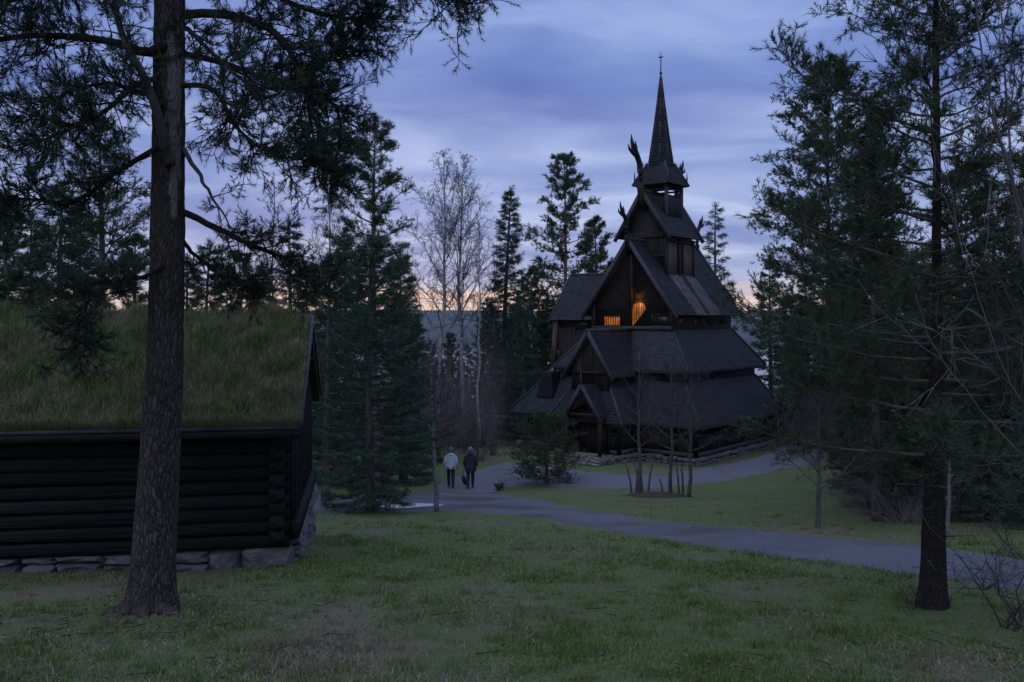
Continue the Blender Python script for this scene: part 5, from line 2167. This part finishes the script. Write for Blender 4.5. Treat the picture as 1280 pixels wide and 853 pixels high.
BI = bare_at('birch_tree', 546, 56, 192, 74, 'left one of the two tall bare birches against the sky', 31, .16, 'birch', 'birch', 'birch_twig', 4, 28, .30, twig=2.2)
o = copy_tree(BI)
o.location = on_ground(578, 58)
o.rotation_euler = (0, 0, 2.1)
o.scale = (1.0, 1.0, 1.03)
o['label'] = 'right one of the two tall bare birches against the sky'
bare_at('birch_tree', 598, 47, 262, 16, 'thin birch with a bright white stem in front of the dark wood', 33, .075, 'birch', 'birch', 'birch_twig', 3, 26, .4, twig=2.2)
bare_at('birch_tree', 335, 44, 226, 44, 'slender bare birch above the right half of the sod roof', 34, .08, 'alder', 'bark_grey', 'birch_twig', 4, 18, .4, twig=2.2)
bare_at('birch_tree', 408, 46, 232, 74, 'bare wide crowned birch above the cabin gable', 35, .09, 'birch', 'bark_grey', 'birch_twig', 4, 18, .35, twig=2.2)
bare_at('birch_tree', 618, 60, 300, 34, 'small bare birch between the white stem and the pointed spruce', 36, .07, 'birch', 'bark_grey', 'birch_twig', 3, 18, .3, twig=2.6)
s_ = bare_at('birch_sapling', 546, 24.2, 430, 46, 'thin pale leaning sapling at the path edge by the young spruce', 37, .066, 'alder', 'sapling_bark', 'twig', 4, 20, .45, lean=(-.12, .2), twig=1.0)
ALD = None
for i, (xp, d, top, sd) in enumerate(((803, 31.4, 440, 41), (838, 31.0, 448, 42), (860, 30.4, 452, 43))):
    if ALD:
        o = copy_tree(ALD)
        o.location = on_ground(xp, d)
        o.rotation_euler = (0, 0, 1.9 * i)
        o.scale = (1, 1, 1.0 - .05 * i)
        o['label'] = ['', 'middle slim bare trunk of the three before the church wall', 'rightmost slim bare trunk of the three before the church wall'][i]
        continue
    ALD = bare_at('alder_tree', xp, d, top, 44, ['leftmost slim bare trunk of the three before the church wall', 'middle slim bare trunk of the three before the church wall', 'rightmost slim bare trunk of the three before the church wall'][i], sd, .068, 'alder', 'bark_grey', 'twig', 4, 18, .30, twig=.9)
for i, (xp, d, dx, h) in enumerate(((790, 31.2, -.25, 1.15), (795, 31.6, .1, .95), (799, 31.1, -.2, 1.2), (810, 31.2, .18, 1.1), (849, 30.6, -.12, 1.2), (854, 30.9, -.06, 1.1), (829, 31.0, -.15, .6))):
    p = on_ground(xp, d)
    b = MB()
    C = smooth_path([(0, 0, -.1), (dx * .3, 0, h * .5), (dx * .9, .05, h)], 8)
    b.tube(C, np.linspace(.05, .022, 8), 6, True, .4)
    o = b.build('alder_sapling', M['bark_grey'], loc=p)
    tag(o, 'cut dark alder shoot standing between the slim bare trunks', 'sapling', 'cut alder shoots before the church')
c_ = on_ground(825, 31)
mb_ = MB()
V = []
for r_ in range(5):
    for i in range(40):
        a = 2 * math.pi * i / 40
        k = (r_ / 4) * (1 + .25 * noise.noise((math.cos(a) * 2, math.sin(a) * 2, 1)))
        x, y = c_.x + 1.35 * k * math.cos(a), c_.y + .8 * k * math.sin(a)
        V.append((x, y, float(zg(x, y)) + .12 * (1 - (r_ / 4) ** 2) + .04 * noise.noise((x * 5, y * 5, 2)) - .02 * (r_ == 4)))
mb_.add(V, [np.array([(r_ * 40 + i, (r_ + 1) * 40 + i, (r_ + 1) * 40 + (i + 1) % 40, r_ * 40 + (i + 1) % 40) for r_ in range(4) for i in range(40)])], .5)
M['soil'] = material('leaf_soil', [(.035, .027, .022), (.06, .046, .038), (.085, .066, .052)], 14, .95, .7, 40)
tag(mb_.build('soil', M['soil'], smooth=True), 'bare soil mound round the slim trunks', kind='stuff')
bare_at('bare_tree', 1021, 19.0, 505, 72, 'small bare spreading tree on the grass between path and church', 44, .055, 'alder', 'bark_grey', 'twig', 4, 22, .3, twig=1.0)
bare_at('birch_tree', 982, 70, 430, 20, 'pale birch stem glimpsed beyond the right end of the church', 45, .12, 'birch', 'birch', 'birch_twig', 3, 16, .3, twig=2.6)
for i, (xp, d, top) in enumerate(((1192, 21, 420), (1222, 24, 500), (1186, 17, 470), (1252, 26, 470))):
    bare_at('birch_sapling', xp, d, top, 26, 'thin pale stem among the dark trunks right of the path', 46 + i, .035, 'alder', 'sapling_bark', 'birch_twig', 3, 14, .35, twig=1.1, group='thin pale stems right of the path')
for i, (xp, d) in enumerate(((1238, 22), (1212, 25))):
    p = on_ground(xp, d)
    b = MB()
    b.tube(smooth_path([(0, 0, -.2), (.03, 0, 1.5), (-.05, 0, 3.4), (0, 0, 6)], 10), np.linspace(.17, .08, 10), 10, True, .4)
    o = b.build('dead_pine', M['bark_grey'], loc=p, smooth=True)
    tag(o, 'bare dark trunk in the stand right of the path', 'tree', 'bare dark trunks right of the path')

# ---- bare branches arching in from the right edge -------------------------------------
g = np.random.default_rng(5)
rbp = on_ground(1345, 6.6)
rbush = empty('bare_tree', rbp)
tag(rbush, 'leafless leaning tree whose dark stems and pale twigs arch in from the right edge', 'tree')


def rr_(x, y, d):
    p = px(x, y, d) - rbp
    return (p.x, p.y, p.z)


stems = [
    ([(1345, 770, 6.6), (1318, 600, 6.7), (1296, 420, 6.8), (1272, 240, 6.9), (1250, 140, 7.0), (1236, 60, 7.1), (1226, -30, 7.2)], .034, 'bark_grey', 16),
    ([(1330, 700, 6.6), (1306, 480, 6.4), (1281, 290, 6.3), (1262, 200, 6.3), (1250, 90, 6.3), (1236, -20, 6.3)], .026, 'bark_grey', 12),
    ([(1350, 700, 6.6), (1310, 490, 6.4), (1263, 395, 6.2), (1228, 330, 6.1), (1177, 245, 6.0), (1152, 150, 5.95), (1140, 100, 5.9)], .013, 'twig', 8),
    ([(1350, 740, 6.6), (1320, 600, 6.3), (1280, 570, 6.1), (1230, 520, 6.0), (1190, 470, 5.9), (1160, 420, 5.9), (1145, 370, 5.9)], .010, 'twig_pale', 8),
    ([(1350, 740, 6.6), (1312, 560, 6.2), (1275, 500, 6.0), (1235, 400, 5.9), (1212, 330, 5.9), (1190, 270, 5.9)], .009, 'twig_pale', 8),
    ([(1350, 740, 6.6), (1310, 620, 6.2), (1268, 520, 6.1), (1256, 430, 6.1), (1238, 350, 6.1), (1225, 290, 6.1)], .010, 'twig', 10),
    ([(1350, 760, 6.6), (1310, 650, 6.3), (1268, 640, 6.1), (1232, 600, 6.0), (1205, 540, 6.0), (1180, 500, 6.0)], .008, 'twig', 6),
]
for pp, r0, mt, nsub in stems:
    C = smooth_path([rr_(*p) for p in pp], 26)
    C[1:] += np.cumsum(g.normal(0, .006, (25, 3)), 0)
    b = MB()
    r0 *= .62
    b.tube(C, r0 * np.linspace(1, .22, 26), 6, True, .4)
    for i in range(nsub):
        k = g.integers(8, 25)
        d = unit(unit(C[min(k + 1, 25)] - C[k - 1]) * .8 + g.normal(0, .5, 3))
        ln = g.uniform(.25, .8)
        q = np.linspace(0, 1, 6)
        c = C[k] + d * (q * ln)[:, None] + np.array([0, 0, .15]) * (q ** 2 * ln)[:, None]
        c[1:] += np.cumsum(g.normal(0, .025 * ln, (5, 3)), 0)
        b.tube(c, np.linspace(r0 * .35, .002, 6), 4, False, .3)
        for j in range(3):
            kk = g.integers(2, 5)
            d2 = unit(d * .8 + g.normal(0, .5, 3))
            l2 = ln * g.uniform(.25, .5)
            b.tube([c[kk], c[kk] + d2 * l2 * .5 + g.normal(0, .01, 3), c[kk] + d2 * l2], [.003, .0025, .0015], 3, False, .3)
    b.build('stem', M[mt], rbush, smooth=True)


def twig_bush(name, loc, h, w, n, seed, mat, label, cat='bush', group=None, lv=2, r=.008):
    g = np.random.default_rng(seed)
    b = MB()
    for i in range(n):
        a = g.uniform(0, 6.28)
        d = unit(np.array([math.cos(a) * w, math.sin(a) * w, h * g.uniform(.5, 1.1)]))
        ln = math.hypot(w, h) * g.uniform(.5, 1.05)
        q = np.linspace(0, 1, 6)
        c = np.array([g.normal(0, .08), g.normal(0, .08), -.05]) + d * (q * ln)[:, None]
        c[1:] += np.cumsum(g.normal(0, .045 * ln, (5, 3)), 0)
        b.tube(c, np.linspace(r, r * .3, 6), 4, False, g.random())
        for j in range(5):
            k = g.integers(1, 6)
            d2 = unit(d * .7 + g.normal(0, .55, 3))
            l2 = ln * g.uniform(.2, .5)
            c2 = c[k] + d2 * (np.linspace(0, 1, 4) * l2)[:, None]
            c2[1:] += np.cumsum(g.normal(0, .04 * l2, (3, 3)), 0)
            b.tube(c2, np.linspace(r * .45, r * .2, 4), 3, False, g.random())
            if lv > 1:
                for _ in range(3):
                    d3 = unit(d2 * .7 + g.normal(0, .55, 3))
                    kk = g.integers(1, 4)
                    b.tube([c2[kk], c2[kk] + d3 * l2 * .25, c2[kk] + d3 * l2 * .5 + g.normal(0, .01, 3)], [r * .25, r * .2, r * .14], 3, False, g.random())
    o = b.build(name, M[mat], loc=loc)
    return tag(o, label, cat, group)


twig_bush('bare_bush', on_ground(1262, 8.2), 1.1, .65, 12, 3, 'twig', 'dark bare bush at the lower right frame edge', r=.009)
twig_bush('bare_bush', on_ground(1220, 10.5), .6, .6, 9, 4, 'twig', 'low bare bush right of the near right pine', r=.007)
twig_bush('bare_bush', on_ground(1146, 9.2), .42, .22, 14, 6, 'twig', 'small tangle of twigs at the foot of the near right pine', r=.004)
twig_bush('bare_bush', on_ground(1275, 13), 1.1, .8, 10, 7, 'twig', 'bare bush beyond the path at the right frame edge', r=.008)

# ---- brushwood under the trees --------------------------------------------------------
GB = 'bare brushwood under the birches'
BRUSH = []
for i in range(30):
    xp = 497 + (i % 10) * 17 + random.uniform(-6, 6)
    d = 44 + (i // 10) * 7 + random.uniform(-1.5, 1.5)
    if xp > 630 and d < 50:
        continue
    h = random.uniform(2.4, 4.6)
    if len(BRUSH) < 6:
        o = twig_bush('brushwood', on_ground(xp, d), h, h * .22, 22, 200 + i, 'brush', 'tall bare brown brushwood under the birches', 'bush', GB, r=.015)
        BRUSH.append(o)
    else:
        o = BRUSH[i % 6].copy()
        COL.objects.link(o)
        o.location = on_ground(xp, d)
        o.rotation_euler = (0, 0, random.uniform(0, 6.28))
        o.scale = (1, 1, random.uniform(.8, 1.2))
for i, (xp, d) in enumerate(((1062, 26), (1085, 24.5), (1104, 23), (1122, 24), (1140, 21), (1076, 28), (1128, 20))):
    if i < 2:
        o = twig_bush('brushwood', on_ground(xp, d), 1.0, .9, 26, 300 + i, 'brush', 'low brown brushwood on the grass slope right of the church', 'bush', 'low brushwood right of the church', r=.010)
        lowb = o if i == 0 else lowb
    else:
        o = lowb.copy()
        COL.objects.link(o)
        o.location = on_ground(xp, d)
        o.rotation_euler = (0, 0, i * 1.3)


def leafy(name, loc, h, w, seed, label, mat='spruce_needle', n=420, k=9, nl=.16, nw=.022, group=None, cat='bush'):
    g = np.random.default_rng(seed)
    e = empty(name, loc)
    tag(e, label, cat, group)
    b = MB()
    tips = []
    for i in range(14):
        a = g.uniform(0, 6.28)
        d = unit(np.array([math.cos(a) * w, math.sin(a) * w, h * g.uniform(.5, 1.2)]))
        ln = math.hypot(w * abs(d[0] + d[1]) * .7, h * d[2]) * g.uniform(.7, 1)
        c = d * (np.linspace(0, 1, 5) * ln)[:, None]
        b.tube(c, np.linspace(.02, .006, 5), 4, False, .4)
        tips.append(c)
    b.build('stem', M['twig'], e)
    T = np.concatenate([t[1:] for t in tips])
    P = T[g.integers(0, len(T), n)] + g.normal(0, 1, (n, 3)) * np.array([w * .22, w * .22, h * .12])
    P[:, 2] = np.abs(P[:, 2]) + .03
    D = unit(P * np.array([1, 1, .6]) / (np.linalg.norm(P, axis=1)[:, None] + .01) + g.normal(0, .4, (n, 3)) + np.array([0, 0, .3]))
    v, f, r = needles(g, P, D, np.full(n, nl), k, nl, nw, .8)
    cb_ = MB()
    cb_.add(v, f, r)
    cb_.build('foliage', M[mat], e)
    return e


leafy('juniper_bush', on_ground(578, 47), 1.7, 1.2, 1, 'dark evergreen bush ahead of the walker in the pale jacket')
leafy('juniper_bush', on_ground(606, 48), 1.9, 1.2, 2, 'tallest dark evergreen bush ahead of the two walkers')
leafy('juniper_bush', on_ground(632, 52), 2.4, 1.5, 3, 'wide dark evergreen bush left of the church gallery')
leafy('juniper_bush', on_ground(545, 50), 1.5, 1.4, 4, 'low dark evergreen bush behind the leaning sapling')
leafy('juniper_bush', on_ground(660, 50), 2.0, 1.2, 5, 'dark evergreen bush touching the left corner of the gallery')
leafy('juniper_bush', on_ground(508, 46), 1.2, 1.3, 6, 'low dark evergreen bush behind the young spruce')
leafy('grass_tuft', on_ground(624, 35.4), .34, .22, 7, 'little green shrub at the fork of the paths', n=90, nl=.09, nw=.014)

# ---- far wood on the slope down to the lake ---------------------------------------------
g = np.random.default_rng(55)
fb = MB()
for i in range(620):
    y = g.uniform(78, 420) if i > 250 else g.uniform(72, 130)
    x = g.uniform(-.9, .95) * y
    xp_ = 640 + x / y * F
    z = float(zg(x, y))
    H = g.uniform(7, 13)
    if 480 < xp_ < 640 or 900 < xp_ < 960:
        # a gap with a view of the lake
        H = min(H, -(y * (438 - HY) / F) - z + g.uniform(-1, 1.5))
    else:
        H = min(H, (y * (HY - 378) / F) - z + g.uniform(-3, 2))
    if H < 2.0:
        continue
    k = 9
    lay = 7
    for q in range(lay):
        t = q / lay
        rr__ = H * .17 * (1 - t) ** .9 + .1
        a0 = g.uniform(0, 6.28)
        aa = a0 + np.arange(k * 2) * math.pi / k
        rad = rr__ * np.where(np.arange(k * 2) % 2 == 0, 1.0, .45) * g.uniform(.75, 1.15, k * 2)
        zb_ = z + H * (.10 + .9 * t) - rad * .35
        V = np.concatenate([np.stack([x + np.cos(aa) * rad, y + np.sin(aa) * rad, zb_], -1), [[x, y, z + H * (.10 + .9 * (t + 1.35 / lay))]]])
        fs_ = np.array([(j, (j + 1) % (2 * k), 2 * k) for j in range(2 * k)])
        fb.add(V, [fs_], g.random())
tag(fb.build('far_forest', M['forest']), 'distant dark wood running down the slope to the lake', kind='stuff')
# ------------------------------------------------------------------ two walkers seen from behind
M['skin'] = material('skin', [(.36, .22, .17), (.42, .27, .21)], 6, .6)
M['pale_jacket'] = material('pale_grey_jacket', [(.34, .38, .42), (.42, .46, .50)], 5, .8, .3, 14)
M['dark_coat'] = material('dark_navy_coat', [(.018, .020, .032), (.03, .033, .048)], 5, .8, .3, 14)
M['dark_cloth'] = material('dark_trousers', [(.014, .015, .022), (.022, .023, .03)], 6, .85, .3, 18)
M['shoe'] = material('dark_shoes', [(.012, .012, .014), (.02, .02, .022)], 6, .6)
M['hat_purple'] = material('violet_grey_hat', [(.10, .09, .14), (.14, .13, .18)], 20, .9, .4, 60)
M['hat_grey'] = material('grey_hat', [(.16, .16, .19), (.21, .21, .25)], 20, .9, .4, 60)
M['hair'] = material('grey_hair', [(.10, .09, .085), (.16, .15, .14)], 30, .7)


def skinned(name, joints, edges, mat, parent, root=0, sub=2):
    me = bpy.data.meshes.new(name)
    me.from_pydata([j[:3] for j in joints], edges, [])
    me.materials.append(mat)
    o = bpy.data.objects.new(name, me)
    COL.objects.link(o)
    o.parent = parent
    s = o.modifiers.new('skin', 'SKIN')
    s.use_smooth_shade = True
    for i, j in enumerate(joints):
        r = j[3]
        me.skin_vertices[0].data[i].radius = (r, r) if np.isscalar(r) else r
        me.skin_vertices[0].data[i].use_root = i == root
    m = o.modifiers.new('sub', 'SUBSURF')
    m.levels = sub
    m.render_levels = sub
    return o


def loft(rings, name, mat, parent, n=20, smooth=True):
    """rings: (cx, cy, z, rx, ry) from bottom to top."""
    b = MB()
    V = []
    for k, (cx_, cy_, z, rx, ry) in enumerate(rings):
        for i in range(n):
            a = 2 * math.pi * i / n
            w = 1 + .03 * math.sin(a * 5 + k * 1.7)
            V.append((cx_ + rx * w * math.cos(a), cy_ + ry * w * math.sin(a), z))
    m = len(rings)
    ix = np.arange(m * n).reshape(m, n)
    nx_ = np.roll(ix, -1, 1)
    b.add(V, [np.stack([ix[:-1], nx_[:-1], nx_[1:], ix[1:]], -1).reshape(-1, 4), np.array([ix[-1]]), np.array([ix[0][::-1]])], .5)
    return b.build(name, mat, parent, smooth=smooth)


def walker(loc, H, jacket, hat, hem, label, step, rz=0.0):
    """A person walking away (+y), H tall; step: forward offset of the left foot."""
    k = H / 1.70
    e = empty('person', loc, rz)
    e.scale = (k, k, k)
    tag(e, label, 'person')
    st = step
    J = [(0, 0, .92, (.15, .11)), (0, .01, 1.10, (.14, .10)), (0, .015, 1.28, (.13, .085)), (0, .01, 1.38, (.085, .065)), (0, .02, 1.47, .052), (0, .035, 1.54, .062), (0, .04, 1.60, .082), (0, .04, 1.67, .06),
         # legs
         (-.085, 0, .86, .085), (-.095, st * .45 + .05, .48, .060), (-.095, st - .01, .09, .042), (-.10, st + .14, .04, .034),
         (.085, 0, .86, .085), (.095, -st * .45 + .05, .48, .060), (.095, -st - .03, .10, .042), (.10, -st + .12, .045, .034),
         # arms
         (-.165, .01, 1.345, .045), (-.25, -.04, 1.11, .047), (-.255, .07, .88, .034), (-.255, .10, .81, .036),
         (.165, .01, 1.345, .045), (.25, -.03, 1.11, .047), (.255, .05, .88, .034), (.255, .07, .81, .036)]
    E = [(0, 1), (1, 2), (2, 3), (3, 4), (4, 5), (5, 6), (6, 7), (0, 8), (8, 9), (9, 10), (10, 11), (0, 12), (12, 13), (13, 14), (14, 15), (3, 16), (16, 17), (17, 18), (18, 19), (3, 20), (20, 21), (21, 22), (22, 23)]
    for hb, sx in ((19, -1), (23, 1)):
        hx, hy, hz, _ = J[hb]
        for f_, (dx, dy, ln) in enumerate(((.024, .010, .070), (.010, .016, .082), (-.006, .014, .076), (-.02, .008, .060))):
            J.append((hx - sx * .005, hy + dx, hz - ln * .55, .0095))
            J.append((hx - sx * .014, hy + dx + dy, hz - ln, .008))
            E += [(hb, len(J) - 2), (len(J) - 2, len(J) - 1)]
        J.append((hx - sx * .02, hy + .04, hz - .012, .011))
        J.append((hx - sx * .028, hy + .055, hz - .045, .009))
        E += [(hb, len(J) - 2), (len(J) - 2, len(J) - 1)]
    # nose, on the far side of the head
    J.append((0, .135, 1.595, .016))
    E.append((6, len(J) - 1))
    for sx in (-1, 1):
        J.append((sx * .088, .03, 1.59, .018))
        E.append((6, len(J) - 1))
    body = skinned('body', J, E, M['skin'], e)
    # trousers
    TJ = [(0, 0, .90, (.165, .12)), (-.09, 0, .84, .10), (-.097, st * .45 + .05, .48, .078), (-.096, st - .01, .05, .062), (.09, 0, .84, .10), (.097, -st * .45 + .05, .48, .078), (.096, -st - .03, .06, .062)]
    skinned('trousers', TJ, [(0, 1), (1, 2), (2, 3), (0, 4), (4, 5), (5, 6)], M['dark_cloth'], e)
    for sx, f_ in ((-1, st), (1, -st)):
        sh = skinned('shoe', [(sx * .097, f_ - .05, .05, .05), (sx * .10, f_ + .05, .042, .05), (sx * .103, f_ + .16, .036, .04)], [(0, 1), (1, 2)], M['shoe'], e, 0, 1)
    jk = loft([(0, -.005, hem, .235, .155), (0, -.005, hem + .02, .238, .158), (0, 0, hem + .2, .225, .152), (0, .0, 1.08, .208, .145), (0, .005, 1.24, .222, .148), (0, .01, 1.36, .212, .135), (0, .012, 1.42, .15, .11), (0, .02, 1.47, .085, .085), (0, .022, 1.50, .072, .075)], 'jacket', M[jacket], e)
    for sx in (-1, 1):
        skinned('sleeve', [(sx * .165, .01, 1.36, .085), (sx * .215, .0, 1.27, .075), (sx * .258, -.04, 1.10, .066), (sx * .26, .05, .89, .052)], [(0, 1), (1, 2), (2, 3)], M[jacket], jk)
    skinned('hood', [(-.09, -.07, 1.46, .035), (-.05, -.115, 1.42, .045), (0, -.13, 1.40, .05), (.05, -.115, 1.42, .045), (.09, -.07, 1.46, .035)], [(0, 1), (1, 2), (2, 3), (3, 4)], M[jacket], jk, 2)
    loft([(0, .03, 1.585, .105, .118), (0, .03, 1.63, .108, .12), (0, .03, 1.68, .098, .11), (0, .03, 1.72, .068, .078), (0, .03, 1.738, .02, .024)], 'hat', M[hat], e)
    loft([(0, .01, 1.50, .075, .075), (0, .012, 1.55, .095, .098), (0, .02, 1.60, .10, .108)], 'hair', M['hair'], e)
    return e


w1 = on_ground(563.5, 36.4)
walker(w1 + Vector((0, 0, .06)), 1.63, 'pale_jacket', 'hat_purple', .80, 'person in a pale grey jacket and dark hat walking away on the path', .16)
w2 = on_ground(588, 36.2)
walker(w2 + Vector((0, 0, .06)), 1.63, 'dark_coat', 'hat_grey', .70, 'person in a long dark coat and grey hat walking away on the path', -.14)
# dark bag carried low in the left hand
hx = w2 + Vector((-.27, .1, .06))
bg_ = MB()
for s in (-1, 1):
    bg_.tube([(0, .05 * s, .74), (-.03, .06 * s, .62), (-.02, .07 * s, .46)], [.009, .009, .009], 5)
prof = [(-.02, .46, .07, .09), (-.01, .36, .09, .12), (.02, .24, .10, .13), (.06, .14, .085, .11), (.09, .10, .04, .06)]
n = 12
V = []
for (cx_, z, rx, ry) in prof:
    for i in range(n):
        a = 2 * math.pi * i / n
        V.append((cx_ + rx * math.cos(a), ry * math.sin(a), z))
ix = np.arange(len(prof) * n).reshape(len(prof), n)
nx_ = np.roll(ix, -1, 1)
bg_.add(V, [np.stack([ix[:-1], ix[1:], nx_[1:], nx_[:-1]], -1).reshape(-1, 4), np.array([ix[0]]), np.array([ix[-1][::-1]])], .5)
tag(bg_.build('carry_bag', M['dark_cloth'], loc=hx, smooth=True), 'dark soft bag hanging from the dark coated walker\'s hand', 'bag')
# ------------------------------------------------------------------ evening air
hz = MB()
hz.box((0, 2900, 2.5), (15400, 6500, 165), 0, .5)
hm = bpy.data.materials.new('evening_haze')
hm.use_nodes = True
hn, hl = hm.node_tree.nodes, hm.node_tree.links
hn.clear()
pv = hn.new('ShaderNodeVolumePrincipled')
pv.inputs['Color'].default_value = (.86, .90, .97, 1)
pv.inputs['Density'].default_value = 5e-5
pv.inputs['Anisotropy'].default_value = 0.0
ho = hn.new('ShaderNodeOutputMaterial')
hl.new(pv.outputs[0], ho.inputs['Volume'])
tag(hz.build('haze', hm), 'thin blue evening haze over the lake', kind='stuff')
